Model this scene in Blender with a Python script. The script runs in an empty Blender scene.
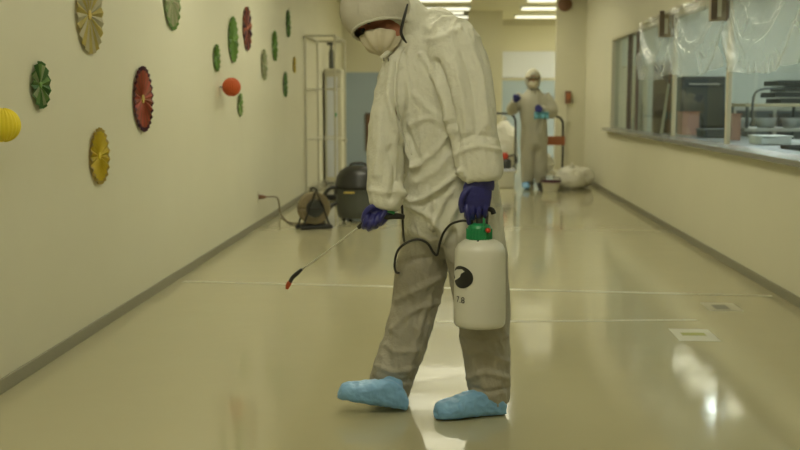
import bpy, bmesh, math, random
from mathutils import Vector, Matrix, noise
random.seed(7)
sc = bpy.context.scene
PI = math.pi
V = Vector

# ------------------------------------------------------------------ camera
FPX, H_EYE = 1080.0, 1.23
PITCH, YAW = math.radians(6.50), math.radians(2.74)
cam_d = bpy.data.cameras.new('camera')
cam = bpy.data.objects.new('camera', cam_d)
sc.collection.objects.link(cam)
cam.location = (0, 0, H_EYE)
cam.rotation_euler = (math.radians(90) - PITCH, 0, YAW)
cam_d.sensor_width = 36
cam_d.lens = 36 * FPX / 800
cam_d.clip_end = 100
cam_d.dof.use_dof = True
cam_d.dof.focus_distance = 4.25
cam_d.dof.aperture_fstop = 3.2
sc.camera = cam

FWD = V((-math.sin(YAW) * math.cos(PITCH), math.cos(YAW) * math.cos(PITCH), -math.sin(PITCH)))
RGT = V((math.cos(YAW), math.sin(YAW), 0))
UPV = RGT.cross(FWD)
EYE = V((0, 0, H_EYE))


def P(u, v, Y):
    """world point at distance Y down the corridor"""
    d = FWD + RGT * ((u - 400) / FPX) + UPV * ((225 - v) / FPX)
    return EYE + d * (Y / d.y)


def PZ(u, v, z):
    d = FWD + RGT * ((u - 400) / FPX) + UPV * ((225 - v) / FPX)
    return EYE + d * ((z - H_EYE) / d.z)


def PX(u, v, x):
    d = FWD + RGT * ((u - 400) / FPX) + UPV * ((225 - v) / FPX)
    return EYE + d * (x / d.x)


def proj(p):
    q = p - EYE
    k = q.dot(FWD)
    return 400 + FPX * q.dot(RGT) / k, 225 - FPX * q.dot(UPV) / k


# ------------------------------------------------------------------ world and exposure
w = bpy.data.worlds.new('world')
sc.world = w
w.use_nodes = True
w.node_tree.nodes['Background'].inputs[0].default_value = (0.75, 0.78, 0.7, 1)
w.node_tree.nodes['Background'].inputs[1].default_value = 0.05
sc.view_settings.view_transform = 'Standard'
sc.view_settings.look = 'None'
sc.view_settings.gamma = 1
sc.view_settings.exposure = 0.0
LAMP = (1.0, 0.96, 0.72)          # corridor tubes
LAMP_K = (0.88, 0.95, 0.93)        # kitchen tubes
L_NEAR, L_MID, L_FAR, L_WING_FILL, L_KIT = 6.6, 4.8, 1.25, 22.0, 20.0

# ------------------------------------------------------------------ materials
M = {}


def nodes_of(m):
    m.use_nodes = True
    return m.node_tree.nodes, m.node_tree.links


def mat(name, col, rough=.6, metal=0, spec=.5, bump=0, bscale=40, mottle=0, mscale=3, coat=0, trans=0, emis=None, estr=0, stretch=None, sss=0):
    m = bpy.data.materials.new(name)
    N, L = nodes_of(m)
    b = N['Principled BSDF']
    b.inputs['Base Color'].default_value = (*col, 1)
    b.inputs['Roughness'].default_value = rough
    b.inputs['Metallic'].default_value = metal
    b.inputs['Specular IOR Level'].default_value = spec
    b.inputs['Coat Weight'].default_value = coat
    b.inputs['Transmission Weight'].default_value = trans
    if emis:
        b.inputs['Emission Color'].default_value = (*emis, 1)
        b.inputs['Emission Strength'].default_value = estr
    tc = N.new('ShaderNodeTexCoord')
    src = tc.outputs['Object']
    if stretch:
        mp = N.new('ShaderNodeMapping')
        mp.inputs['Scale'].default_value = stretch
        L.new(src, mp.inputs[0])
        src = mp.outputs[0]
    nz = N.new('ShaderNodeTexNoise')
    nz.inputs['Scale'].default_value = mscale
    nz.inputs['Detail'].default_value = 4
    L.new(src, nz.inputs['Vector'])
    mx = N.new('ShaderNodeMix')
    mx.data_type = 'RGBA'
    a = max(mottle, .015)
    mx.inputs[6].default_value = (*[c * (1 - a) for c in col], 1)
    mx.inputs[7].default_value = (*[min(1, c * (1 + a)) for c in col], 1)
    L.new(nz.outputs['Fac'], mx.inputs[0])
    L.new(mx.outputs[2], b.inputs['Base Color'])
    if bump:
        n2 = N.new('ShaderNodeTexNoise')
        n2.inputs['Scale'].default_value = bscale
        n2.inputs['Detail'].default_value = 5
        L.new(src, n2.inputs['Vector'])
        bp = N.new('ShaderNodeBump')
        bp.inputs['Strength'].default_value = bump
        bp.inputs['Distance'].default_value = .01
        L.new(n2.outputs['Fac'], bp.inputs['Height'])
        L.new(bp.outputs[0], b.inputs['Normal'])
    M[name] = m
    return m


def glassy(name, tint, rough=.02, base=.04, film=0.0, filmcol=(.7, .72, .68)):
    """clear sheet: see-through with a Fresnel sheen, optionally a milky film"""
    m = bpy.data.materials.new(name)
    N, L = nodes_of(m)
    N.remove(N['Principled BSDF'])
    out = N['Material Output']
    tr = N.new('ShaderNodeBsdfTransparent')
    tr.inputs[0].default_value = (*tint, 1)
    gl = N.new('ShaderNodeBsdfGlossy')
    gl.inputs['Roughness'].default_value = rough
    lw = N.new('ShaderNodeLayerWeight')
    lw.inputs['Blend'].default_value = .5
    pw = N.new('ShaderNodeMath')
    pw.operation = 'POWER'
    pw.inputs[1].default_value = 5
    L.new(lw.outputs['Facing'], pw.inputs[0])
    ma = N.new('ShaderNodeMath')
    ma.operation = 'MULTIPLY_ADD'
    ma.inputs[1].default_value = .26 if not film else .28
    ma.inputs[2].default_value = base if not film else .03
    L.new(pw.outputs[0], ma.inputs[0])
    mx = N.new('ShaderNodeMixShader')
    L.new(ma.outputs[0], mx.inputs[0])
    last = tr
    if film:
        df = N.new('ShaderNodeBsdfDiffuse')
        df.inputs[0].default_value = (*filmcol, 1)
        tl = N.new('ShaderNodeBsdfTranslucent')
        tl.inputs[0].default_value = (*filmcol, 1)
        m2 = N.new('ShaderNodeMixShader')
        m2.inputs[0].default_value = .5
        L.new(df.outputs[0], m2.inputs[1])
        L.new(tl.outputs[0], m2.inputs[2])
        m3 = N.new('ShaderNodeMixShader')
        m3.inputs[0].default_value = film
        L.new(tr.outputs[0], m3.inputs[1])
        L.new(m2.outputs[0], m3.inputs[2])
        last = m3
    L.new(last.outputs[0], mx.inputs[1])
    L.new(gl.outputs[0], mx.inputs[2])
    L.new(mx.outputs[0], out.inputs[0])
    M[name] = m
    return m


def lampmat(name, col, s):
    m = mat(name, (.9, .9, .88), .5, emis=col, estr=s)
    return m


mat('wall', (.635, .61, .46), .65, mottle=.03, mscale=2, bump=.05, bscale=120)
mat('ceiling', (.68, .65, .48), .8, mottle=.02)
mat('baseboard', (.25, .235, .165), .5)
mat('blue_panel', (.34, .42, .50), .55, mottle=.03)
mat('white_panel', (.66, .69, .77), .4)
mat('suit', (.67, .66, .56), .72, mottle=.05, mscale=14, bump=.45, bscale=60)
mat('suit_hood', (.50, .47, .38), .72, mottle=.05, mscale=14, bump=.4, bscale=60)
mat('seam', (.56, .54, .45), .75)
mat('skin', (.42, .17, .10), .5)
mat('mask', (.60, .54, .40), .75, bump=.2, bscale=90)
mat('glove', (.026, .027, .17), .38, mottle=.15, mscale=30, bump=.25, bscale=90)
mat('bootie', (.22, .44, .72), .45, mottle=.08, mscale=25, bump=.35, bscale=45)
mat('tank', (.70, .69, .60), .32, mottle=.02)
mat('green', (.02, .26, .09), .35)
mat('red', (.52, .05, .02), .4)
mat('nozzle_red', (.42, .07, .02), .45)
mat('black', (.018, .018, .016), .4)
mat('dark', (.045, .047, .042), .5)
mat('drum_grey', (.085, .09, .075), .45)
mat('tan_cord', (.22, .175, .095), .55)
mat('steel', (.46, .46, .42), .3, metal=.9)
mat('worktop_steel', (.30, .32, .32), .35, metal=.6)
mat('lance_steel', (.50, .49, .38), .4, metal=.3)
mat('rack_steel', (.54, .52, .41), .45, metal=.2)
mat('cabinet', (.60, .575, .44), .45)
mat('brown', (.19, .095, .05), .6)
mat('frame', (.52, .49, .36), .45)
mat('frame_brown', (.12, .085, .055), .5)
mat('sill', (.30, .30, .27), .25, metal=.4)
mat('clip', (.27, .22, .14), .5)
mat('bag', (.68, .66, .56), .35, bump=.5, bscale=25)
mat('orange', (.36, .12, .045), .5)
mat('cloth_blue', (.16, .42, .50), .6)
mat('gown', (.41, .39, .30), .75, mottle=.06, mscale=10, bump=.3)
mat('kit_wall', (.56, .60, .53), .6)
mat('kit_white', (.62, .66, .66), .4)
mat('kit_dark', (.07, .08, .078), .45)
mat('kit_black', (.015, .017, .016), .4)
mat('kit_beige', (.40, .35, .22), .5)
mat('kit_red', (.36, .20, .15), .6)
mat('tape', (.54, .52, .39), .4)
mat('sign_white', (.55, .53, .41), .4)
mat('sign_green', (.33, .33, .055), .4)
mat('sign_grey', (.24, .24, .19), .4)
for nm, c in dict(y_pale=(.64, .54, .16), y_white=(.66, .62, .42), yellow=(.74, .58, .04), y_ball=(.80, .64, .03), y_edge=(.55, .42, .10),
                  g_dark=(.08, .20, .05), g_mid=(.19, .34, .09), g_pale=(.38, .45, .23), g_fresh=(.20, .38, .06), g_ghost=(.52, .52, .32),
                  red_fan=(.56, .12, .07), red_fan2=(.42, .13, .07), purple=(.10, .035, .055), red_ball=(.50, .085, .015)).items():
    mat(nm, c, .7, mottle=.12, mscale=20)
glassy('glass', (.93, .97, .96))
glassy('film', (.97, .98, .97), rough=.17, film=.31, filmcol=(.80, .80, .74))
lampmat('lamp_near', LAMP, L_NEAR)
lampmat('lamp_row', LAMP, L_NEAR * 2.15)
lampmat('bay_fill', LAMP, 17.0)
lampmat('lamp_front', LAMP, L_NEAR * 2.1)
lampmat('lamp_mid', LAMP, L_MID)
lampmat('lamp_far', LAMP, L_FAR)
lampmat('wing_fill', LAMP, L_WING_FILL)
lampmat('lamp_kit', LAMP_K, L_KIT)

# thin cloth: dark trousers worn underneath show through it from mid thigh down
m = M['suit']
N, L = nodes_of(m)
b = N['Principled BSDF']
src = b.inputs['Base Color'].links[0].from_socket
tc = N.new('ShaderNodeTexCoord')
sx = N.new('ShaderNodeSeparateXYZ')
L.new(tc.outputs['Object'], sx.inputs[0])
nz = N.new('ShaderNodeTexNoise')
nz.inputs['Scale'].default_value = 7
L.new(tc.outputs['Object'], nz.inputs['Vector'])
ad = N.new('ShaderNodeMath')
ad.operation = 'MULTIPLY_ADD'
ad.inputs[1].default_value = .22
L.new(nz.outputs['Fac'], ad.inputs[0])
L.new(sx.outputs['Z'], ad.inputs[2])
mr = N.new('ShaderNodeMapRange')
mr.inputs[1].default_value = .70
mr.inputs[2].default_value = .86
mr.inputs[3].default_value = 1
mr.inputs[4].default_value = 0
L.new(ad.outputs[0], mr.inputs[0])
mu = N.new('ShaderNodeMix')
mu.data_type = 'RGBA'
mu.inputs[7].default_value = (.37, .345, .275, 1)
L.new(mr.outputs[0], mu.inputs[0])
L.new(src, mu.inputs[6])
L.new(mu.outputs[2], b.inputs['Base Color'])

# glossy floor: sheet vinyl with a worn polish
m = mat('floor', (.44, .405, .255), .12, spec=.5)
N, L = nodes_of(m)
b = N['Principled BSDF']
tc = N.new('ShaderNodeTexCoord')
nz = N.new('ShaderNodeTexNoise')
nz.inputs['Scale'].default_value = .7
nz.inputs['Detail'].default_value = 5
L.new(tc.outputs['Object'], nz.inputs['Vector'])
mr = N.new('ShaderNodeMapRange')
mr.inputs[3].default_value = .05
mr.inputs[4].default_value = .13
L.new(nz.outputs['Fac'], mr.inputs[0])
L.new(mr.outputs[0], b.inputs['Roughness'])
n2 = N.new('ShaderNodeTexNoise')
n2.inputs['Scale'].default_value = 3.5
L.new(tc.outputs['Object'], n2.inputs['Vector'])
bp = N.new('ShaderNodeBump')
bp.inputs['Strength'].default_value = .06
bp.inputs['Distance'].default_value = .02
L.new(n2.outputs['Fac'], bp.inputs['Height'])
L.new(bp.outputs[0], b.inputs['Normal'])


# ------------------------------------------------------------------ helpers
def link(o, parent=None):
    sc.collection.objects.link(o)
    if parent:
        o.parent = parent
    return o


def build(name, bm, material, parent=None, smooth=False, bevel=0, loc=None):
    """one mesh object. With a parent whose origin is not zero the mesh keeps world coordinates."""
    me = bpy.data.meshes.new(name)
    bmesh.ops.recalc_face_normals(bm, faces=bm.faces)
    if loc is not None:
        bmesh.ops.translate(bm, verts=bm.verts, vec=-V(loc))
    bm.to_mesh(me)
    bm.free()
    mats = material if isinstance(material, (list, tuple)) else [material]
    for x in mats:
        me.materials.append(M[x])
    if smooth:
        for p in me.polygons:
            p.use_smooth = True
    o = bpy.data.objects.new(name, me)
    link(o, parent)
    if loc is not None:
        o.location = loc
    if bevel:
        md = o.modifiers.new('bevel', 'BEVEL')
        md.width = bevel
        md.segments = 2
        md.limit_method = 'ANGLE'
    return o


def rebase(root):
    """move the thing's origin to its base point without moving its parts"""
    for c in root.children:
        c.matrix_parent_inverse = Matrix.Translation(root.location).inverted()
    return root


def tag(o, label, cat, group=None, kind=None):
    o['label'] = label
    o['category'] = cat
    if group:
        o['group'] = group
    if kind:
        o['kind'] = kind
    return o


def thing(name, label, cat, loc=(0, 0, 0), group=None):
    o = bpy.data.objects.new(name, None)
    o.empty_display_size = .1
    link(o)
    o.location = loc
    return tag(o, label, cat, group)


def box(bm, x0, x1, y0, y1, z0, z1, mi=0):
    vs = [bm.verts.new((x, y, z)) for x in (x0, x1) for y in (y0, y1) for z in (z0, z1)]
    for f in ((0, 1, 3, 2), (4, 6, 7, 5), (0, 4, 5, 1), (2, 3, 7, 6), (0, 2, 6, 4), (1, 5, 7, 3)):
        fc = bm.faces.new([vs[i] for i in f])
        fc.material_index = mi
    return vs


def boxes(*bs):
    bm = bmesh.new()
    for x in bs:
        box(bm, *x)
    return bm


def struct(name, bm, material, parent=None, **k):
    o = build(name, bm, material, parent, **k)
    if parent is None:
        o['kind'] = 'structure'
    return o


def catmull(pts, k=4):
    """pts: list of tuples of floats"""
    if len(pts) < 3 or k <= 1:
        return [tuple(p) for p in pts]
    out = []
    n = len(pts)
    for i in range(n - 1):
        p0, p1, p2, p3 = pts[max(i - 1, 0)], pts[i], pts[i + 1], pts[min(i + 2, n - 1)]
        for j in range(k):
            t = j / k
            out.append(tuple(.5 * ((2 * b_) + (-a_ + c_) * t + (2 * a_ - 5 * b_ + 4 * c_ - d_) * t * t + (-a_ + 3 * b_ - 3 * c_ + d_) * t ** 3)
                             for a_, b_, c_, d_ in zip(p0, p1, p2, p3)))
    out.append(tuple(pts[-1]))
    return out


def tube(bm, pts, r, n=10, k=4, closed=False, mi=0):
    """round tube; r is a number or one radius per point"""
    rs = r if isinstance(r, (list, tuple)) else [r] * len(pts)
    full = catmull([(*p, q) for p, q in zip(pts, rs)], k)
    P3 = [V(f[:3]) for f in full]
    R = [max(f[3], 1e-4) for f in full]
    rings = []
    up = V((0, 0, 1))
    t0 = (P3[1] - P3[0]).normalized()
    if abs(t0.dot(up)) > .9:
        up = V((0, 1, 0))
    side = t0.cross(up).normalized()
    for i, p in enumerate(P3):
        t = (P3[min(i + 1, len(P3) - 1)] - P3[max(i - 1, 0)])
        if t.length < 1e-9:
            t = t0
        t.normalize()
        side = (side - t * side.dot(t)).normalized()
        up2 = side.cross(t)
        rings.append([bm.verts.new(p + (side * math.cos(a) + up2 * math.sin(a)) * R[i]) for a in [2 * PI * j / n for j in range(n)]])
    for a, b_ in zip(rings, rings[1:]):
        for j in range(n):
            bm.faces.new((a[j], a[(j + 1) % n], b_[(j + 1) % n], b_[j])).material_index = mi
    bm.faces.new(rings[0][::-1]).material_index = mi
    bm.faces.new(rings[-1]).material_index = mi
    return bm


def tubes(*args):
    bm = bmesh.new()
    for a in args:
        tube(bm, *a)
    return bm


def lathe(bm, prof, c=(0, 0, 0), ax=(0, 0, 1), n=32, mi=0):
    """prof: list of (radius, height) along axis ax from c"""
    ax = V(ax).normalized()
    s = ax.cross(V((0, 1, 0)) if abs(ax.y) < .9 else V((1, 0, 0))).normalized()
    t = ax.cross(s)
    c = V(c)
    rings = [[bm.verts.new(c + ax * h + (s * math.cos(2 * PI * j / n) + t * math.sin(2 * PI * j / n)) * max(r, 1e-4)) for j in range(n)] for r, h in prof]
    for a, b_ in zip(rings, rings[1:]):
        for j in range(n):
            bm.faces.new((a[j], a[(j + 1) % n], b_[(j + 1) % n], b_[j])).material_index = mi
    bm.faces.new(rings[0][::-1]).material_index = mi
    bm.faces.new(rings[-1]).material_index = mi
    return bm


def loft(bm, secs, n=20, k=4, pw=2.0, lean=0):
    """secs: (x, y, z, half_width, half_depth). Width runs across the axis in the x/z plane, depth along y."""
    full = catmull(secs, k)
    rings = []
    for i, f in enumerate(full):
        p = V(f[:3])
        q = V(full[min(i + 1, len(full) - 1)][:3]) - V(full[max(i - 1, 0)][:3])
        t = q.normalized()
        ydir = V((0, 1, 0))
        side = t.cross(ydir).normalized()
        dep = side.cross(t).normalized()
        ring = []
        for j in range(n):
            a = 2 * PI * j / n
            ca, sa = math.cos(a), math.sin(a)
            x = math.copysign(abs(ca) ** (2 / pw), ca)
            y = math.copysign(abs(sa) ** (2 / pw), sa)
            ring.append(bm.verts.new(p + side * x * max(f[3], .001) + dep * y * max(f[4], .001)))
        rings.append(ring)
    for a, b_ in zip(rings, rings[1:]):
        for j in range(n):
            bm.faces.new((a[j], a[(j + 1) % n], b_[(j + 1) % n], b_[j]))
    bm.faces.new(rings[0][::-1])
    bm.faces.new(rings[-1])
    return bm


def ellipsoid(bm, c, axes, n=24, m_=16):
    """axes: three vectors"""
    c = V(c)
    a, b_, d = [V(x) for x in axes]
    rings = []
    for i in range(1, m_):
        th = PI * i / m_
        rings.append([bm.verts.new(c + a * math.sin(th) * math.cos(2 * PI * j / n) + b_ * math.sin(th) * math.sin(2 * PI * j / n) + d * math.cos(th)) for j in range(n)])
    top = bm.verts.new(c + d)
    bot = bm.verts.new(c - d)
    for r1, r2 in zip(rings, rings[1:]):
        for j in range(n):
            bm.faces.new((r1[j], r2[j], r2[(j + 1) % n], r1[(j + 1) % n]))
    for j in range(n):
        bm.faces.new((top, rings[0][j], rings[0][(j + 1) % n]))
        bm.faces.new((bot, rings[-1][(j + 1) % n], rings[-1][j]))
    return bm


def melt(bm, voxel, smooth=4):
    """fuse overlapping closed volumes into one continuous surface and return it as a new bmesh"""
    me = bpy.data.meshes.new('tmp')
    bmesh.ops.recalc_face_normals(bm, faces=bm.faces)
    bm.to_mesh(me)
    bm.free()
    o = bpy.data.objects.new('tmp', me)
    sc.collection.objects.link(o)
    r = o.modifiers.new('r', 'REMESH')
    r.mode = 'VOXEL'
    r.voxel_size = voxel
    if smooth:
        s = o.modifiers.new('s', 'SMOOTH')
        s.factor = .5
        s.iterations = smooth
    dg = bpy.context.evaluated_depsgraph_get()
    ev = o.evaluated_get(dg)
    out = bmesh.new()
    out.from_mesh(ev.to_mesh())
    ev.to_mesh_clear()
    bpy.data.objects.remove(o)
    bpy.data.meshes.remove(me)
    return out


def creases(bm, lines, namp=.004, fx=14, fz=5, only=None):
    """raise folds along drawn lines on the side that faces the corridor's near end, plus drape noise all round"""
    bm.normal_update()
    segs = []
    for pts, amp, wd in lines:
        q = catmull(pts, 4)
        segs.append((q, amp, wd, min(p[0] for p in q) - 4 * wd, max(p[0] for p in q) + 4 * wd, min(p[1] for p in q) - 4 * wd, max(p[1] for p in q) + 4 * wd))
    mv = []
    for v in bm.verts:
        p, nn = v.co, v.normal
        face = max(0, min(1, (-nn.y + .1) * 2))
        d = 0
        if face > 0:
            u, w_ = proj(p)
            for q, amp, wd, u0, u1, v0, v1 in segs:
                if u < u0 or u > u1 or w_ < v0 or w_ > v1:
                    continue
                best = 1e9
                for (ax, ay), (bx, by) in zip(q, q[1:]):
                    ex, ey = bx - ax, by - ay
                    t = max(0, min(1, ((u - ax) * ex + (w_ - ay) * ey) / (ex * ex + ey * ey + 1e-9)))
                    best = min(best, (u - ax - ex * t) ** 2 + (w_ - ay - ey * t) ** 2)
                d += amp * math.exp(-best / (wd * wd)) * face
        a = noise.noise(V((p.x * fx + 3 * noise.noise(p * 2), p.y * fx, p.z * fz)))
        b_ = noise.noise(V((p.x * fx * 2.3, p.y * fx * 2.3, p.z * fz * 2.6 + p.x * 14)))
        d += namp * ((1 - 2.2 * abs(a)) * 1.0 + .6 * (1 - 2.2 * abs(b_)) - .6)
        mv.append((v, nn * d))
    for v, d in mv:
        v.co += d


# ------------------------------------------------------------------ structure
XL, XR = -1.91, 2.10
HC = 2.9
YB = 22.5
WY0, WY1, WZ0, WZ1 = 4.2, 14.45, .885, 2.06    # serving window
struct('floor', boxes((-3.6, 8.2, -3.2, 24, -.1, 0)), 'floor')
struct('ceiling', boxes((-3.6, 8.2, -3.2, 24, HC, HC + .1)), 'ceiling')
struct('wall_left', boxes((XL - .15, XL, -3.2, 18.9, 0, HC)), 'wall')
struct('baseboard_left', boxes((XL, XL + .012, -3.2, 18.9, 0, .062)), 'baseboard', bevel=.003)
struct('wall_right', boxes((XR, XR + .12, -3.2, WY0, 0, HC), (XR, XR + .12, WY1, 17.3, 0, HC),
                           (XR, XR + .12, WY0, WY1, 0, WZ0), (XR, XR + .12, WY0, WY1, WZ1, HC)), 'wall')
struct('baseboard_right', boxes((XR - .012, XR, -3.2, 17.3, 0, .062)), 'baseboard', bevel=.003)
struct('wall_right_return', boxes((1.635, 2.5, 17.3, 17.45, 0, HC)), 'wall')
struct('trim_1', boxes((1.64, 2.085, 17.285, 17.3, 0, .062)), 'baseboard')
struct('wall_near', boxes((XL - .15, XR + .12, -3.2, -3.08, 0, HC)), 'wall')
# far end: left block with blue wainscot, bright pier, recessed bay
struct('wall_far_left', boxes((-3.6, -.95, 18.9, 19.1, 0, HC)), 'wall')
struct('wainscot_far_left', boxes((-1.905, -.95, 18.885, 18.9, .0, 1.74)), 'blue_panel')
struct('wall_far', boxes((-3.6, 8.2, YB, YB + .15, 0, HC)), 'wall')
struct('wall_pier', boxes((.30, .93, 20.3, YB, 0, HC)), 'wall')
struct('wainscot_far', boxes((.94, 4.0, YB - .03, YB, 0, 1.69), (-.95, .3, YB - .03, YB, 0, 1.69)), 'blue_panel')
struct('trim_2', boxes((.94, 4.0, YB - .05, YB - .03, 1.67, 1.70), (.94, 4.0, YB - .06, YB, HC - .12, HC)), 'frame')
struct('wall_wing', boxes((8.1, 8.2, 17.3, 24, 0, HC)), 'wall')
wp = struct('window_2', boxes((.97, 3.2, YB - .028, YB - .0, 1.72, 2.26)), 'white_panel', bevel=.004)

# kitchen behind the serving window
struct('wall_kitchen_far', boxes((XR + .12, 8.2, 17.2, 17.3, 0, HC)), 'kit_wall')
struct('wall_kitchen_right', boxes((6.5, 6.6, 2.6, 17.2, 0, HC)), 'kit_wall')
struct('wall_kitchen_near', boxes((XR + .12, 6.6, 2.6, 2.7, 0, HC)), 'kit_wall')

# serving window: frame, mullions, panes, sill
MUL = [6.40, 8.42, 10.46, 12.55]
wf = struct('window_1', boxes((XR - .012, XR + .09, WY1 - .05, WY1, WZ0, WZ1), (XR - .012, XR + .09, WY0, WY0 + .05, WZ0, WZ1),
                              (XR - .012, XR + .09, WY0, WY1, WZ1 - .035, WZ1)), 'frame', bevel=.004)
ys = [WY0 + .05] + MUL + [WY1 - .05]
for y in MUL:
    struct('mullion', boxes((XR - .006, XR + .028, y - .026, y + .026, WZ0 + .02, WZ1 - .035)), 'frame_brown' if y > 12 else 'frame', wf, bevel=.005)
struct('mullion', boxes((XR + .01, XR + .07, 13.22, 13.27, WZ0 + .02, WZ1 - .035)), 'frame_brown', wf, bevel=.004)
for a, b_ in zip(ys, ys[1:]):
    struct('pane', boxes((XR + .03, XR + .036, a + .02, b_ - .02, WZ0 + .02, WZ1 - .03)), 'glass', wf)
bm = boxes((XR - .085, XR + .16, WY0 - .06, WY1 + .30, WZ0 - .035, WZ0 + .005))
struct('sill', bm, 'sill', wf, bevel=.006)


# ------------------------------------------------------------------ ceiling lights
def panel(x0, x1, y, dy, mm, label, group):
    t = thing('ceiling_light', label, 'light', ((x0 + x1) / 2, y, HC), group)
    bm = boxes((x0 - .03, x1 + .03, y - dy / 2 - .03, y + dy / 2 + .03, HC - .025, HC - .001))
    build('housing', bm, 'kit_white', t, bevel=.004)
    build('diffuser', boxes((x0, x1, y - dy / 2, y + dy / 2, HC - .04, HC - .025)), mm, t, bevel=.004)
    rebase(t)


gl = 'ceiling lights over the corridor'
panel(-.60, .30, 21.4, .42, 'lamp_far', 'flat white ceiling light before the far wall, farthest of the left row', gl)
panel(-.60, .30, 19.5, .42, 'lamp_far', 'flat white ceiling light above the bowed back, second farthest of the left row', gl)
panel(-.60, .30, 17.85, .42, 'lamp_far', 'flat white ceiling light at the photo\'s top edge, left of the bright pier', gl)
for y, lb in ((16.1, 'above the tall off-white cabinet'), (14.4, 'level with the wire rack'), (12.7, 'above the floor behind the vacuum cleaner')):
    panel(-.60, .30, y, .42, 'lamp_mid', 'flat white ceiling light out of frame ' + lb, gl)
for y, lb in ((10.2, 'the cable reel'), (7.6, 'the farther tape line'), (5.0, 'the floor just behind the walker'), (2.4, 'the floor in front of the walker'), (-.4, 'the spot where the camera stands')):
    panel(-.95, .25, y, .6, 'lamp_row' if y > 7 else 'lamp_front' if y == 2.4 else 'lamp_near', 'wide bright ceiling light out of frame above ' + lb, gl)
panel(1.23, 2.40, 21.4, .42, 'lamp_far', 'flat white ceiling light lowest of the three strips on the right', gl)
panel(1.23, 2.40, 19.5, .42, 'lamp_far', 'flat white ceiling light, middle one of the three strips on the right', gl)
panel(1.23, 2.40, 17.95, .42, 'lamp_far', 'flat white ceiling light, topmost of the three strips on the right', gl)
for y, lb in ((17.0, 'level with the wall corner'), (15.7, 'above the far worker'), (14.4, 'halfway between the far worker and the cable reel')):
    panel(.34, .76, y, .6, 'bay_fill', 'added short bright fill light out of frame ' + lb, gl)  # added to brighten the far corridor, mirror images hidden behind the walker's leg
for x, lb in ((3.2, 'nearest the corridor'), (5.4, 'deepest inside')):
    panel(x, x + 1.3, 20.0, 1.2, 'wing_fill', 'added large square fill light, unseen in the side wing beyond the corner, ' + lb, gl)  # unseen panels added round the corner to brighten the far end
panel(-.7, .2, 20.4, .3, 'lamp_far', 'flat white ceiling light between the two farthest of the left row', gl)
gk = 'ceiling lights inside the kitchen'
for x, y, lb in ((3.45, 14.3, 'above the oven, mirrored on the floor'), (3.1, 10.0, 'above the steel worktop\'s middle'), (3.1, 6.6, 'above the steel worktop\'s near end'), (5.0, 12.3, 'behind the black trays'),
                 (5.0, 8.3, 'in front of the back kitchen table'), (4.4, 15.6, 'over the row of grey cupboards'), (5.0, 5.0, 'in the corner nearest the camera')):
    panel(x, x + (.35 if y != 14.3 else .16), y, 1.3 if y != 14.3 else .36, 'lamp_kit', 'cool white ceiling light inside the kitchen ' + lb, gk)


# ------------------------------------------------------------------ paper fans on the left wall
def fan(u, v, hpx, cols, label, n=26, deep=.028, band=None, centre=None, name='paper_fan', notch=0):
    deep, notch = deep * .55, notch * .35
    c = PX(u, v, XL + .012)
    s = FPX / c.y
    R = hpx / s / 2
    t = thing(name, label, 'paper fan', (XL, c.y, c.z), 'paper decorations on the left wall')
    bm = bmesh.new()
    rr = [.04, .35, .7, .87, 1.0]
    rings = []
    for r in rr:
        ring = []
        for j in range(2 * n):
            a = PI * j / n
            hi = j % 2
            x = .006 + (deep * (.35 + .65 * r) * (1 if hi else .18)) * min(1, r * 3)
            k = R * r * (1 - (notch if (hi and r == 1.0) else 0))
            ring.append(bm.verts.new((XL + x, c.y + k * math.cos(a), c.z + k * math.sin(a))))
        rings.append(ring)
    for i, (a, b_) in enumerate(zip(rings, rings[1:])):
        for j in range(2 * n):
            f = bm.faces.new((a[j], a[(j + 1) % (2 * n)], b_[(j + 1) % (2 * n)], b_[j]))
            f.material_index = (j // 2) % len(cols)
            if band and i == 3:
                f.material_index = len(cols)
    cen = bm.verts.new((XL + .012, c.y, c.z))
    for j in range(2 * n):
        bm.faces.new((cen, rings[0][(j + 1) % (2 * n)], rings[0][j]))
    r_ = bmesh.ops.solidify(bm, geom=bm.faces[:], thickness=.0015)
    o = build('pleated_disc', bm, list(cols) + ([band] if band else []), t)
    bm = bmesh.new()
    lathe(bm, [(R * .13, 0), (R * .13, .004), (R * .09, .007), (.001, .008)], (XL + deep * .55, c.y, c.z), (1, 0, 0), 20)
    build('centre_button', bm, centre or cols[0], t, smooth=False)
    rebase(t)
    return t


def ball(u, v, rpx, Xoff, material, label):
    c = PX(u, v, XL + Xoff)
    R = rpx * c.y / FPX
    t = thing('paper_ball', label, 'paper ball', (XL, c.y, c.z), 'paper decorations on the left wall')
    bm = bmesh.new()
    n, m_ = 48, 20
    rings = []
    for i in range(1, m_):
        th = PI * i / m_
        rings.append([bm.verts.new(c + V((math.sin(th) * math.cos(2 * PI * j / n), math.sin(th) * math.sin(2 * PI * j / n), math.cos(th))) * R * (1 if j % 2 else .955)) for j in range(n)])
    top, bot = bm.verts.new(c + V((0, 0, R * .93))), bm.verts.new(c - V((0, 0, R * .93)))
    for r1, r2 in zip(rings, rings[1:]):
        for j in range(n):
            bm.faces.new((r1[j], r2[j], r2[(j + 1) % n], r1[(j + 1) % n]))
    for j in range(n):
        bm.faces.new((top, rings[0][j], rings[0][(j + 1) % n]))
        bm.faces.new((bot, rings[-1][(j + 1) % n], rings[-1][j]))
    build('honeycomb_paper', bm, material, t)
    bm = bmesh.new()
    tube(bm, [(XL, c.y, c.z), (c.x, c.y, c.z)], .004, 8, 1)
    build('hanging_pin', bm, 'dark', t)
    rebase(t)


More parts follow.
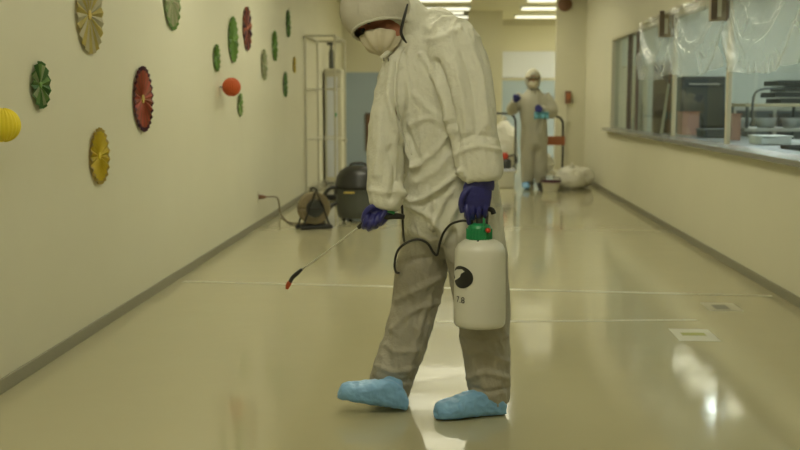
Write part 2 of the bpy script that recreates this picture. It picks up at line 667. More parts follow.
fan(90, 15, 77, ('y_pale', 'y_white'), 'large pale yellow and cream striped paper fan at the photo\'s top edge', 22, centre='y_edge')
fan(172.5, 0, 60, ('g_pale', 'g_ghost'), 'pale green scalloped paper fan cut by the photo\'s top edge', 18, band='g_mid', notch=.06)
fan(41, 85, 49, ('g_mid', 'g_dark', 'g_pale'), 'small dark green paper fan above the yellow paper ball', 14, notch=.12, band='g_dark')
fan(100, 156, 58, ('yellow',), 'bright yellow paper fan, lowest on the left wall', 20, band='y_edge', notch=.05)
fan(143.5, 99, 66, ('red_fan', 'red_fan2'), 'red paper fan with a dark purple rim', 26, band='purple', centre='y_edge')
fan(217, 58, 27, ('g_mid', 'g_fresh'), 'small green paper fan above the red paper ball, leftmost of the far group', 14)
fan(233.5, 39.5, 45, ('g_fresh', 'g_mid'), 'tall green paper fan directly left of the narrow red fan', 18)
fan(247.5, 28.5, 43, ('red_fan2', 'purple'), 'striped dull red paper fan between green ones near the top', 16)
fan(240.5, 104.5, 23, ('g_fresh', 'g_pale'), 'light green paper fan just below right of the red paper ball', 14)
fan(264.5, 65, 31, ('g_ghost', 'g_pale'), 'faded pale green paper fan, nearly the colour of the wall', 14)
fan(275, 46, 30, ('g_mid', 'g_fresh'), 'green paper fan right of the faded pale green one', 14)
fan(288.5, 24, 26, ('g_mid', 'g_dark'), 'dark green paper fan highest and farthest right in the far group', 14)
fan(285.5, 84.5, 25, ('g_dark', 'g_mid'), 'dark green paper fan below the tiny yellow fan', 14)
fan(294.5, 65, 16, ('yellow', 'y_pale'), 'tiny yellow paper fan nearest the wire rack', 12)
ball(3, 125, 17.5, .09, 'y_ball', 'round yellow honeycomb paper ball at the photo\'s left edge')
ball(231.5, 87, 9.3, .10, 'red_ball', 'round red honeycomb paper ball among the green fans')

# ------------------------------------------------------------------ floor markings
bm = bmesh.new()


def strip(u0, v0, u1, v1, wd, name, label):
    a, b_ = PZ(u0, v0, 0), PZ(u1, v1, 0)
    d = (b_ - a).normalized()
    q = V((-d.y, d.x, 0)) * wd / 2
    bm = bmesh.new()
    lo = [bm.verts.new(p + V((0, 0, .0005))) for p in (a - q, b_ - q, b_ + q, a + q)]
    hi = [bm.verts.new(p.co + V((0, 0, .0008))) for p in lo]
    bm.faces.new(lo[::-1])
    bm.faces.new(hi)
    for i in range(4):
        bm.faces.new((lo[i], lo[(i + 1) % 4], hi[(i + 1) % 4], hi[i]))
    return tag(build(name, bm, 'tape'), label, 'floor tape')


strip(183, 281.5, 772, 296, .05, 'floor_tape', 'thin white tape line across the floor, the farther of the two')
strip(437, 322, 697, 320, .04, 'floor_tape', 'thin white tape line across the floor, the nearer and shorter one')


def floor_sign(u0, u1, v0, v1, label, grey):
    c = PZ((u0 + u1) / 2, (v0 + v1) / 2, 0)
    wx = (u1 - u0) * c.y / FPX / 2
    wy = abs(PZ(u0, v0, 0).y - PZ(u0, v1, 0).y) / 2
    t = thing('floor_sticker', label, 'floor sticker', (c.x, c.y, 0), 'stickers on the right of the floor')
    build('backing', boxes((c.x - wx, c.x + wx, c.y - wy, c.y + wy, .0005, .001)), 'sign_white', t)
    if grey:
        build('print', boxes((c.x - wx * .5, c.x + wx * .35, c.y - wy * .6, c.y + wy * .5, .001, .0014)), 'sign_grey', t)
    else:
        build('print', boxes((c.x - wx * .6, c.x + wx * .6, c.y - wy * .12, c.y + wy * .35, .001, .0014)), 'sign_green', t)
    rebase(t)


floor_sign(674, 714, 329, 341, 'white floor sticker with an olive green bar, nearer of the two', False)
floor_sign(705, 738, 303, 311, 'white floor sticker with a grey print, farther of the two', True)

# ------------------------------------------------------------------ shop vacuum
t = thing('shop_vacuum', 'dark grey drum vacuum cleaner with a domed black head and a side hose', 'vacuum cleaner', (-.99, 11.2, 0))
vx, vy = -.97, 11.2
bm = bmesh.new()
lathe(bm, [(.18, .03), (.215, .04), (.228, .10), (.235, .30), (.24, .32), (.24, .335)], (vx, vy, 0), n=40)
build('drum', bm, 'drum_grey', t, smooth=False, bevel=.004)
bm = bmesh.new()
lathe(bm, [(.24, .335), (.25, .34), (.25, .37), (.24, .39), (.225, .46), (.19, .52), (.13, .56), (.05, .575), (.001, .577)], (vx, vy, 0), n=40)
build('motor_head', bm, 'black', t, smooth=True)
build('top_handle', tubes(([(vx - .09, vy, .55), (vx - .07, vy, .59), (vx, vy, .60), (vx + .07, vy, .59), (vx + .09, vy, .55)], .013)), 'dark', t, smooth=True)
for a in range(4):
    x, y = vx + .18 * math.cos(a * PI / 2 + .6), vy + .18 * math.sin(a * PI / 2 + .6)
    bm = bmesh.new()
    lathe(bm, [(.032, -.015), (.035, -.01), (.035, .01), (.032, .015)], (x, y, .036), (1, .4, 0), 20)
    build('caster', bm, 'black', t)
for s in (-1, 1):
    build('latch', boxes((vx + s * .225 - .02, vx + s * .225 + .02, vy - .11, vy - .08, .28, .37)), 'dark', t, bevel=.005)
build('label_strip', boxes((vx - .13, vx - .02, vy - .245, vy - .22, .30, .317)), 'y_edge', t)
build('hose', tubes(([(vx - .19, vy - .05, .20), (vx - .26, vy - .1, .17), (vx - .335, vy - .14, .10), (vx - .36, vy - .15, .22), (vx - .29, vy - .13, .34), (vx - .19, vy - .10, .36), (vx - .12, vy - .17, .42)], .021, 14, 8)), 'black', t, smooth=True)
rebase(t)

# floor squeegee head lying behind the reel
t = thing('vacuum_wand', 'black floor nozzle and wand lying between the vacuum and the white cabinet', 'vacuum wand', (-1.5, 13.6, .02))
a = P(318, 186, 13.6)
build('nozzle_head', boxes((a.x - .0, a.x + .30, 13.5, 13.62, .005, .07)), 'black', t, bevel=.015)
build('wand_tube', tubes(([(a.x + .2, 13.58, .05), (a.x + .35, 13.3, .16), (a.x + .5, 12.9, .2)], .016)), 'dark', t, smooth=True)
rebase(t)

# ------------------------------------------------------------------ cable reel
rc = PZ(314, 228.5, 0)
t = thing('cable_reel', 'tan cable wound on an upright reel with a black A-shaped stand', 'cable reel', (rc.x, rc.y, 0))
cz = .20
ca = V((.45, -.89, 0)).normalized()
si = V((ca.y, -ca.x, 0))
o_ = V((rc.x, rc.y, cz))
bm = bmesh.new()
lathe(bm, [(.085, -.05), (.085, .05)], o_, ca, 32)
lathe(bm, [(.07, -.062), (.07, -.05), (.02, -.05), (.02, -.062)], o_, ca, 36)
lathe(bm, [(.07, .062), (.07, .05), (.02, .05), (.02, .062)], o_, ca, 36)
build('drum', bm, 'dark', t)
bm = bmesh.new()
for k in range(5):
    for r in (.10, .118, .136, .150):
        c0 = o_ + ca * (-.036 + k * .018)
        pts = [c0 + (si * math.cos(2 * PI * j / 28) + V((0, 0, 1)) * math.sin(2 * PI * j / 28)) * r for j in range(29)]
        tube(bm, pts, .0095, 6, 1)
build('wound_cable', bm, 'tan_cord', t, smooth=True)
for s in (-1, 1):
    q = ca * s * .075
    ap = V((rc.x, rc.y, .385)) + q
    bm = bmesh.new()
    tube(bm, [V((rc.x, rc.y, .012)) + q - si * .145, ap, V((rc.x, rc.y, .012)) + q + si * .145], .011, 8, 1)
    tube(bm, [V((rc.x, rc.y, cz)) + q * 1.0 - si * .085, V((rc.x, rc.y, cz)) + q + si * .085], .009, 8, 1)
    build('side_frame', bm, 'black', t)
build('base_bar', tubes(([V((rc.x, rc.y, .02)) - si * .16 - ca * .075, V((rc.x, rc.y, .02)) + si * .16 - ca * .075], .02, 8, 1),
                        ([V((rc.x, rc.y, .02)) - si * .16 + ca * .075, V((rc.x, rc.y, .02)) + si * .16 + ca * .075], .02, 8, 1),
                        ([V((rc.x, rc.y, .02)) - si * .15 + ca * .075, V((rc.x, rc.y, .02)) - si * .15 - ca * .075], .018, 8, 1)), 'black', t)
build('carry_handle', tubes(([V((rc.x, rc.y, .385)) - ca * .08, V((rc.x, rc.y, .40)), V((rc.x, rc.y, .385)) + ca * .08], .012, 8)), 'black', t)
pl = PX(261, 197, XL + .03)
pts = [pl + V((.03, 0, 0)), PX(276, 197, XL + .10), PX(279, 203, XL + .08), PX(280, 212, XL + .05), PZ(284, 218, .01), PZ(292, 223, .01), V((rc.x, rc.y, .05)) - si * .10]
build('trailing_cord', tubes((pts, .008, 8, 6)), 'tan_cord', t, smooth=True)
build('plug', tubes(([pl + V((-.02, 0, 0)), pl + V((.015, 0, 0)), pl + V((.05, 0, 0))], [.022, .020, .010], 12, 2)), 'brown', t, smooth=True)
rebase(t)
t = thing('wall_outlet', 'small wall outlet low on the left wall where the reel cord plugs in', 'outlet', (XL, pl.y, pl.z))
build('cover_plate', boxes((XL, XL + .008, pl.y - .04, pl.y + .04, pl.z - .06, pl.z + .06)), 'wall', t, bevel=.003)
build('socket', boxes((XL + .008, XL + .011, pl.y - .018, pl.y + .018, pl.z - .03, pl.z + .03)), 'tan_cord', t, bevel=.002)
rebase(t)

# ------------------------------------------------------------------ wire rack and white cabinet by the left wall
t = thing('wire_rack', 'tall thin wire rack against the left wall beside the white cabinet', 'rack', (-1.7, 14.4, 0))
x0, x1, y0, y1, zt = -1.88, -1.50, 13.9, 15.2, 2.08
for x in (x0, x1):
    for y in (y0, y1):
        build('post', tubes(([(x, y, .0), (x, y, zt)], .014, 10, 1)), 'rack_steel', t)
bm = bmesh.new()
for z in (zt - .01,):
    for a, b_ in (((x0, y0), (x1, y0)), ((x1, y0), (x1, y1)), ((x1, y1), (x0, y1)), ((x0, y1), (x0, y0))):
        tube(bm, [(*a, z), (*b_, z)], .014, 8, 1)
build('top_rail', bm, 'rack_steel', t)
for z in (.12, .75, 1.4):
    bm = bmesh.new()
    for a, b_ in (((x0, y0), (x1, y0)), ((x1, y0), (x1, y1)), ((x1, y1), (x0, y1)), ((x0, y1), (x0, y0))):
        tube(bm, [(*a, z), (*b_, z)], .006, 6, 1)
    for k in range(1, 9):
        tube(bm, [(x0 + (x1 - x0) * k / 9, y0, z), (x0 + (x1 - x0) * k / 9, y1, z)], .003, 6, 1)
    build('wire_shelf', bm, 'rack_steel', t)
build('green_tag', boxes((x1 + .0, x1 + .02, 13.88, 13.9, 1.04, 1.09)), 'green', t)
rebase(t)

t = thing('tall_cabinet', 'tall narrow off-white cabinet standing in front of the blue wainscot', 'cabinet', (-1.65, 16.3, 0))
cx0, cx1, cy0, cy1, cz1 = -1.88, -1.66, 16.0, 16.7, 1.72
build('body', boxes((cx0, cx1, cy0, cy1, .06, cz1)), 'cabinet', t, bevel=.012)
build('plinth', boxes((cx0 + .02, cx1 - .02, cy0 + .02, cy1 - .02, 0, .06)), 'dark', t)
build('door', boxes((cx1, cx1 + .022, cy0 + .01, cy1 - .01, .08, cz1 - .02)), 'cabinet', t, bevel=.004)
build('side_panel', boxes((cx0 + .03, cx1 - .03, cy0 - .008, cy0, .12, cz1 - .12)), 'white_panel', t, bevel=.003)
bm = bmesh.new()
lathe(bm, [(.012, 0), (.012, .04), (.028, .045), (.03, .06), (.02, .075), (.001, .078)], (cx1 + .02, cy0 + .1, .66), (1, 0, 0), 20)
build('knob', bm, 'frame', t, smooth=True)
build('top_trim', boxes((cx0 - .01, cx1 + .03, cy0 - .015, cy1, cz1 - .07, cz1 - .03)), 'rack_steel', t)
rebase(t)

t = thing('spray_bottle', 'slim dark bottle standing on top of the tall off-white cabinet', 'bottle', (-1.78, 16.2, cz1))
bm = bmesh.new()
lathe(bm, [(.035, 0), (.038, .02), (.038, .24), (.02, .30), (.018, .36), (.001, .362)], (-1.80, 16.2, cz1), n=24)
build('bottle_body', bm, 'drum_grey', t, smooth=True)
build('spray_head', boxes((-1.86, -1.775, 16.18, 16.22, cz1 + .35, cz1 + .40)), 'dark', t, bevel=.008)
rebase(t)

t = thing('notice_board', 'brown framed board on the blue wainscot half hidden by the walker', 'board', (-1.2, 18.87, 1.0))
build('board_panel', boxes((-1.49, -1.17, 18.86, 18.883, .40, 1.02)), 'brown', t, bevel=.004)
build('board_frame', boxes((-1.51, -1.47, 18.85, 18.884, .38, 1.04), (-1.19, -1.15, 18.85, 18.884, .38, 1.04), (-1.47, -1.19, 18.85, 18.884, 1.0, 1.04), (-1.47, -1.19, 18.85, 18.884, .38, .42)), 'frame_brown', t)
rebase(t)


# ------------------------------------------------------------------ far-end equipment
def trolley(x0, x1, y, hz, label, plate):
    t = thing('platform_trolley', label, 'trolley', ((x0 + x1) / 2, y, 0))
    d = .75
    build('platform', boxes((x0, x1, y, y + d, .15, .19)), 'cabinet', t, bevel=.012)
    build('push_handle', tubes(([(x0 + .03, y + .02, .17), (x0 + .03, y + .01, hz - .2), (x0 + .05, y, hz - .06), (x0 + .14, y, hz), (x1 - .14, y, hz), (x1 - .05, y, hz - .06), (x1 - .03, y + .01, hz - .2), (x1 - .03, y + .02, .17)], .017, 10, 5)), 'dark', t, smooth=True)
    for x in (x0 + .08, x1 - .08):
        for yy in (y + .08, y + d - .08):
            bm = bmesh.new()
            lathe(bm, [(.055, -.018), (.06, -.012), (.06, .012), (.055, .018)], (x, yy, .061), (1, 0, 0), 20)
            box(bm, x - .026, x + .026, yy - .02, yy + .02, .11, .15)
            build('caster', bm, 'black', t)
    if plate:
        build('handle_plate', boxes((x1 - .31, x1 - .0, y - .025, y - .012, .60, .73)), 'orange', t, bevel=.003)
    rebase(t)


trolley(1.12, 1.66, 16.0, 1.02, 'platform trolley with an arched dark handle and an orange plate, right of the far worker', True)
trolley(.45, 1.00, 16.6, 1.05, 'platform trolley with an arched dark handle under a white bag left of the far worker', False)


def bag(cx, cy, cz, ax, ay, az, seed, label, knot=True):
    t = thing('plastic_bag', label, 'bag', (cx, cy, cz - az * .93), 'white plastic bags at the far end')
    bm = bmesh.new()
    ellipsoid(bm, (cx, cy, cz), ((ax, 0, 0), (0, ay, 0), (0, 0, az)), 48, 32)
    for v in bm.verts:
        p = v.co - V((cx, cy, cz))
        q = V((p.x / ax, p.y / ay, p.z / az))
        k = 1 + .22 * noise.noise(q * 1.6 + V((seed, 0, 0))) + .10 * (1 - 2 * abs(noise.noise(q * 4 + V((0, seed, 0)))))
        v.co = V((cx, cy, cz)) + p * k
        if v.co.z < cz - az * .93:
            v.co.z = cz - az * .93
    build('sack', bm, 'bag', t, smooth=True)
    if knot:
        build('tied_neck', tubes(([(cx, cy, cz + az * .9), (cx + .01, cy, cz + az * 1.12), (cx + .05, cy, cz + az * 1.3)], [.03, .018, .045], 10, 4)), 'bag', t, smooth=True)
    rebase(t)


bag(.78, 16.95, .535, .24, .26, .36, 3, 'puffy white plastic bag on the trolley left of the far worker')
bag(1.66, 15.25, .15, .20, .2, .16, 5, 'white plastic bag on the floor just right of the far worker\'s feet')
bag(1.80, 15.72, .15, .24, .22, .16, 9, 'wide low white plastic bag on the floor by the wall corner', False)
bag(1.36, 16.3, .32, .18, .2, .13, 12, 'small white plastic bag lying on the trolley with the orange plate', False)

t = thing('storage_bin', 'off-white storage bin on the floor at the left of the far worker', 'bin', (.80, 15.7, 0))
build('bin_body', boxes((.66, .90, 15.55, 15.85, 0, .24)), 'cabinet', t, bevel=.02)
build('lid', boxes((.645, .915, 15.535, 15.865, .24, .27)), 'white_panel', t, bevel=.01)
rebase(t)
t = thing('hand_sprayer', 'small dark sprayer with a red top on the storage bin', 'sprayer', (.78, 15.7, .27))
bm = bmesh.new()
lathe(bm, [(.06, 0), (.075, .01), (.075, .11), (.05, .14), (.001, .142)], (.79, 15.7, .27), n=24)
build('body', bm, 'dark', t, smooth=True)
bm = bmesh.new()
lathe(bm, [(.045, .135), (.05, .15), (.05, .20), (.03, .23), (.001, .232)], (.77, 15.7, .27), n=24)
build('cap', bm, 'red', t, smooth=True)
build('hose', tubes(([(.80, 15.68, .44), (.90, 15.66, .47), (.94, 15.66, .38), (.88, 15.64, .30)], .012, 8, 5)), 'dark', t, smooth=True)
rebase(t)
t = thing('water_pail', 'small round pail with a dark rim on the floor beside the far worker\'s shoes', 'pail', (1.36, 15.05, 0))
bm = bmesh.new()
lathe(bm, [(.10, .001), (.13, .13), (.115, .13), (.09, .01), (.001, .01)], (1.37, 15.0, 0), n=28)
build('pail_body', bm, 'cabinet', t, smooth=False)
bm = bmesh.new()
lathe(bm, [(.125, .125), (.142, .128), (.142, .15), (.118, .15), (.118, .128)], (1.37, 15.0, 0), n=28)
build('rim', bm, 'purple', t)
build('grip', tubes(([(1.24, 15.0, .14), (1.25, 14.93, .19), (1.37, 14.9, .20), (1.49, 14.93, .19), (1.50, 15.0, .14)], .006, 8, 5)), 'dark', t, smooth=True)
rebase(t)

t = thing('wall_phone', 'small reddish brown wall box with a hanging cord on the corner wall', 'wall box', (1.85, 17.3, 1.25))
a = P(568, 98, 17.28)
build('box_body', boxes((a.x - .045, a.x + .045, 17.22, 17.299, a.z - .09, a.z + .11)), 'brown', t, bevel=.01)
build('box_front', boxes((a.x - .03, a.x + .03, 17.212, 17.22, a.z - .02, a.z + .07)), 'orange', t, bevel=.005)
build('cord', tubes(([(a.x, 17.28, a.z - .08), (a.x - .02, 17.285, a.z - .5), (a.x - .015, 17.285, .4), (a.x, 17.285, .09)], .007, 8, 4)), 'rack_steel', t, smooth=True)
build('lower_box', boxes((a.x - .045, a.x + .03, 17.25, 17.299, a.z - .42, a.z - .34)), 'cabinet', t, bevel=.005)
rebase(t)
a = P(565, 3, 17.28)
t = thing('alarm_bell', 'round brown alarm on the corner wall just under the ceiling', 'alarm', (a.x, 17.3, a.z))
bm = bmesh.new()
lathe(bm, [(.11, 0), (.11, -.03), (.09, -.06), (.04, -.075), (.001, -.076)], (a.x, 17.299, a.z - .02), (0, 1, 0), 28)
build('dome', bm, 'brown', t, smooth=True)
build('bracket', boxes((a.x - .04, a.x + .04, 17.25, 17.299, a.z + .06, a.z + .12)), 'green', t, bevel=.008)
rebase(t)


# ------------------------------------------------------------------ plastic sheets over the serving window
def sheet(ya, yb, pts_y, zb, label, amp=.03, seed=0):
    t = thing('plastic_curtain', label, 'plastic sheet', (XR - .03, (ya + yb) / 2, 2.02), 'clear plastic sheets over the serving window')
    bm = bmesh.new()
    ny, nz_ = 110, 60
    z1 = 2.09
    g = []
    for i in range(ny + 1):
        y = ya + (yb - ya) * i / ny
        col = []
        # position between hanging points
        a, b_ = pts_y[0], pts_y[-1]
        for p, q in zip(pts_y, pts_y[1:]):
            if p <= y <= q:
                a, b_ = p, q
        s = (y - a) / (b_ - a) * 2 - 1
        sag = (1 - s * s)
        for j in range(nz_ + 1):
            f = j / nz_
            zz = z1 + (zb - z1) * f
            z = zz - sag * .05 * f + .02 * noise.noise(V((y * 3, f * 2, seed)))
            ph = (z1 - zz) / .60 * 3.4 + (s * s) * 2.3
            fold = math.sin(ph * PI + 1.0 * noise.noise(V((y * 1.6, zz * 2, seed + 4))))
            env = .25 + .75 * min(1, f * 1.6)
            x = XR - .045 - amp * env * (.5 + .5 * fold) ** 1.6 - .006 * noise.noise(V((y * 12, zz * 14, seed)))
            x -= .006 * math.sin(y * 55 + 4 * noise.noise(V((y * 5, zz * 5, seed)))) * (f ** 4)
            col.append(bm.verts.new((x, y, z)))
        g.append(col)
    for i in range(ny):
        for j in range(nz_):
            bm.faces.new((g[i][j], g[i + 1][j], g[i + 1][j + 1], g[i][j + 1]))
    build('draped_film', bm, 'film', t, smooth=True)
    build('top_tape', boxes((XR - .05, XR - .001, ya, yb, 2.075, 2.10)), 'frame', t)
    rebase(t)


sheet(4.6, 8.27, [4.6, 6.5, 8.27], 1.47, 'clear plastic sheet with bright swagged folds, nearest one at the photo\'s right edge', .055, 1)
sheet(8.40, 12.1, [8.40, 10.33, 12.1], 1.50, 'clear crinkled plastic sheet over the farther window panes', .05, 8)

for u, y, lab in ((723, 8.42, 'tan holder at the top of the nearer window mullion'), (674.5, 10.46, 'tan holder at the top of the second window mullion')):
    z1, z0 = (2.05, 1.84)
    t = thing('sheet_clip', 'small brown and ' + lab, 'clip', (XR - .09, y, z1), 'holders for the plastic sheets')
    build('clip_body', boxes((XR - .15, XR - .012, y - .04, y + .04, z0, z1)), 'clip', t, bevel=.006)
    build('clip_strap', boxes((XR - .153, XR - .11, y - .048, y - .04, z0 + .01, z1 + .03), (XR - .04, XR - .015, y - .048, y - .04, z0, z1)), 'frame_brown', t)
    build('clip_slot', boxes((XR - .105, XR - .075, y - .046, y - .04, z0 + .03, z1 - .04)), 'sign_white', t)
    rebase(t)

# ------------------------------------------------------------------ kitchen contents
t = thing('steel_counter', 'long steel worktop just inside the serving window', 'counter', (2.6, 9, 0))
build('worktop', boxes((2.27, 2.95, 4.6, 12.2, .84, .885)), 'worktop_steel', t, bevel=.006)
build('apron', boxes((2.30, 2.92, 4.65, 12.15, .10, .84)), 'kit_white', t)
rebase(t)
t = thing('steel_table', 'steel kitchen table farther back from the window', 'table', (4.0, 11, 0))
build('table_top', boxes((3.1, 4.4, 8.6, 11.0, .82, .86)), 'kit_white', t, bevel=.006)
for x in (3.15, 4.35):
    for y in (8.7, 10.9):
        build('leg', tubes(([(x, y, 0), (x, y, .82)], .025, 10, 1)), 'steel', t)
rebase(t)
# rack with rail
t = thing('kitchen_rack', 'tan railed steel rack carrying the black trays inside the kitchen', 'rack', (3.4, 11.3, 0))
rx0, rx1, ry0, ry1 = 3.0, 4.35, 11.2, 11.8
for x in (rx0, 3.65, rx1):
    for y in (ry0, ry1):
        build('post', tubes(([(x, y, 0), (x, y, 1.22)], .018, 8, 1)), 'kit_dark', t)
for z in (1.18, .93, .45):
    build('shelf', boxes((rx0 - .03, rx1 + .03, ry0 - .02, ry1 + .02, z, z + .035)), 'kit_beige' if z > 1 else 'steel', t, bevel=.004)
build('end_hoop', tubes(([(rx0 + .05, ry0 - .03, 1.0), (rx0 + .05, ry0 - .03, 1.28), (rx0 + .14, ry0 - .03, 1.36), (rx0 + .35, ry0 - .03, 1.36)], .012, 8, 4)), 'kit_dark', t, smooth=True)
rebase(t)
for k in range(4):
    z = 1.216 + k * .060
    x0 = 3.28 + (.06, 0, .10, .03)[k]
    w_ = (.92, .95, .85, .90)[k]
    t = thing('serving_tray', 'black tray in the stack on the kitchen rack, ' + ('lowest', 'second from the bottom', 'second from the top', 'topmost')[k], 'tray', (x0, 11.5, z), 'stack of black trays')
    bm = boxes((x0, x0 + w_, 11.22, 11.75, z, z + .012), (x0, x0 + w_, 11.22, 11.24, z + .012, z + .050), (x0, x0 + w_, 11.73, 11.75, z + .012, z + .050),
               (x0, x0 + .02, 11.24, 11.73, z + .012, z + .050), (x0 + w_ - .02, x0 + w_, 11.24, 11.73, z + .012, z + .050))
    build('tray_pan', bm, 'kit_black', t)
    build('rim', boxes((x0 - .012, x0 + w_ + .012, 11.205, 11.22, z + .030, z + .052)), 'kit_black', t)
    rebase(t)
for k in range(5):
    x = 3.0 + k * .26
    bm = bmesh.new()
    lathe(bm, [(.08, 0), (.11, .09), (.115, .10), (.105, .10), (.07, .01), (.001, .01)], (x, 11.45, .966), n=24)
    tag(build('metal_bowl', bm, 'kit_white', smooth=True), 'pale metal bowl under the black trays, ' + ('leftmost of five', 'second from the left', 'middle one of five', 'second from the right', 'rightmost of five')[k], 'bowl', 'bowls on the kitchen rack shelf')
# oven, tall dark cabinet, boxes
t = thing('oven', 'dark grey oven standing behind the second window pane', 'oven', (2.95, 12.9, 0))
build('oven_body', boxes((2.62, 3.12, 12.6, 13.2, .0, 1.52)), 'kit_dark', t, bevel=.01)
build('oven_door', boxes((2.66, 3.08, 12.575, 12.6, .95, 1.40)), 'drum_grey', t, bevel=.006)
build('door_handle', tubes(([(2.70, 12.55, 1.43), (3.04, 12.55, 1.43)], .01, 8, 1)), 'steel', t)
build('lower_door', boxes((2.66, 3.08, 12.575, 12.6, .2, .88)), 'kit_black', t, bevel=.006)
rebase(t)
t = thing('cardboard_box', 'dull reddish box on the kitchen worktop behind the second window pane', 'box', (2.62, 11.5, .885))
build('carton', boxes((2.42, 2.60, 11.55, 11.8, .886, 1.12)), 'kit_red', t, bevel=.004)
build('lid_flap', boxes((2.41, 2.61, 11.54, 11.81, 1.12, 1.128)), 'orange', t)
rebase(t)
t = thing('cardboard_box', 'dull reddish box on the kitchen worktop left of the nearer mullion', 'box', (2.62, 9.3, .885))
build('carton', boxes((2.52, 2.60, 9.9, 10.05, .886, 1.12)), 'kit_red', t, bevel=.004)
build('lid_flap', boxes((2.51, 2.61, 9.89, 10.06, 1.12, 1.126)), 'orange', t)
rebase(t)
t = thing('kitchen_blind', 'dark brown folded screen at the far end of the serving window', 'screen', (2.5, 14.6, 0))
build('screen_panel', boxes((2.62, 2.80, 14.3, 14.38, .0, 1.75)), 'frame_brown', t, bevel=.004)
build('screen_wing', boxes((2.80, 2.86, 14.1, 14.36, .0, 1.75)), 'brown', t, bevel=.004)
rebase(t)
t = thing('fridge', 'pale tall refrigerator seen through the farthest window pane', 'refrigerator', (2.4, 15.6, 0))
build('cabinet_body', boxes((2.30, 2.72, 15.3, 16.0, 0, 1.72)), 'kit_beige', t, bevel=.01)
build('door', boxes((2.31, 2.71, 15.27, 15.3, .1, 1.70)), 'cabinet', t, bevel=.006)
build('handle', tubes(([(2.66, 15.24, .8), (2.66, 15.24, 1.2)], .012, 8, 1)), 'steel', t)
rebase(t)
# leaning pole
tag(build('leaning_pole', tubes(([(2.34, 12.8, 0), (2.56, 13.0, 1.45)], .018, 8, 1)), 'frame'), 'thin tan pole leaning beside the brown screen', 'pole')
# things on the counter
t = thing('cutting_board', 'flat tan board lying on the kitchen worktop at the photo\'s right edge', 'board', (2.6, 7.6, .885))
build('board_slab', boxes((2.50, 2.75, 7.15, 7.6, .886, .904)), 'clip', t, bevel=.004)
rebase(t)
t = thing('serving_pan', 'black shallow pan on the kitchen worktop left of the tan board', 'pan', (2.6, 8.2, .885))
bm = boxes((2.45, 2.72, 7.75, 8.2, .886, .892), (2.45, 2.72, 7.75, 7.765, .892, .912), (2.45, 2.72, 8.185, 8.2, .892, .912), (2.45, 2.465, 7.765, 8.185, .892, .912), (2.705, 2.72, 7.765, 8.185, .892, .912))
build('pan_body', bm, 'kit_black', t)
rebase(t)
for k, (x, y, z, sx, sy, sz, mm, lb) in enumerate([
        (3.32, 9.9, .86, .34, .3, .12, 'kit_white', 'white lidded pan on the back kitchen table, nearest the rack'),
        (3.85, 10.1, .86, .3, .3, .07, 'steel', 'low steel pan on the back kitchen table, behind the white one'),
        (2.5, 8.9, .885, .25, .35, .06, 'kit_white', 'white low pan on the kitchen worktop behind the nearer mullion'),
        (2.45, 10.6, .885, .3, .4, .07, 'kit_dark', 'dark pan on the kitchen worktop in front of the oven')]):
    t = thing('food_pan', lb, 'pan', (x, y, z))
    build('pan_body', boxes((x, x + sx, y, y + sy, z + .001, z + sz)), mm, t, bevel=.012)
    build('lid', boxes((x - .01, x + sx + .01, y - .01, y + sy + .01, z + sz, z + sz + .012)), mm, t, bevel=.004)
    rebase(t)
t = thing('wall_shelf_unit', 'grey equipment cabinet along the back of the kitchen', 'cabinet', (5.2, 14, 0))
build('body', boxes((3.6, 6.0, 16.4, 17.15, 0, 1.15)), 'steel', t, bevel=.01)
for k in range(4):
    build('door', boxes((3.63 + k * .6, 4.17 + k * .6, 16.38, 16.4, .1, 1.1)), 'kit_dark', t, bevel=.004)
rebase(t)

# ------------------------------------------------------------------ the person in front
Y0 = 4.32
K = Y0 / FPX          # metres per pixel at the walker


def sec(u, v, dy, a, b_):
    p = P(u, v, Y0 + dy)
    return (p.x, p.y, p.z, a * K, b_)


S_TORSO = [sec(424, 12, .03, 14, .06), sec(427, 22, .03, 27, .09), sec(429, 36, .02, 37, .115), sec(432, 56, .02, 44, .135), sec(434, 85, .01, 47, .15), sec(436, 115, .01, 48, .155),
           sec(440, 145, .01, 45, .155), sec(447, 172, .01, 47, .16), sec(451, 200, .01, 49.5, .165), sec(453, 225, .01, 48, .155), sec(453, 243, .01, 36, .11)]
S_ARM_N = [sec(441, 26, -.04, 15, .06), sec(452, 42, -.08, 25, .085), sec(461, 70, -.13, 27, .085), sec(469, 106, -.17, 25.5, .08), sec(475, 138, -.19, 23.5, .075),
           sec(480, 162, -.21, 22.5, .066), sec(481, 174, -.22, 21, .058), sec(481.5, 180, -.22, 18.5, .05)]
S_ARM_F = [sec(405, 52, -.02, 13, .06), sec(397, 75, -.06, 17, .07), sec(391, 105, -.10, 17, .07), sec(386, 135, -.12, 17, .072), sec(385, 165, -.14, 17.5, .072),
           sec(386, 190, -.16, 17, .066), sec(385, 202, -.17, 15.5, .058), sec(384, 207, -.17, 13, .05)]
S_LEG_F = [sec(430, 205, .06, 28, .12), sec(428, 235, .07, 28, .125), sec(422, 268, .08, 26.5, .115), sec(415.5, 300, .09, 24, .105), sec(407, 335, .07, 23, .10),
           sec(398, 362, .05, 22.5, .095), sec(392, 380, .04, 22, .088), sec(391, 390, .04, 20.5, .075), sec(391.5, 396, .045, 18.5, .066)]
S_LEG_N = [sec(470, 210, -.03, 32, .12), sec(474, 240, -.05, 31, .12), sec(478, 270, -.06, 29.5, .115), sec(482, 305, -.07, 27, .105), sec(484.5, 335, -.08, 24.5, .10),
           sec(487, 362, -.10, 22.5, .095), sec(489, 385, -.11, 20.5, .085), sec(490, 398, -.11, 19, .075), sec(490.5, 405, -.11, 17.5, .066)]
Hc = P(379, 14, Y0 - .04)
fdir = V((-.46, -.54, -.70)).normalized()
crown = V((-.80, -.05, .55))
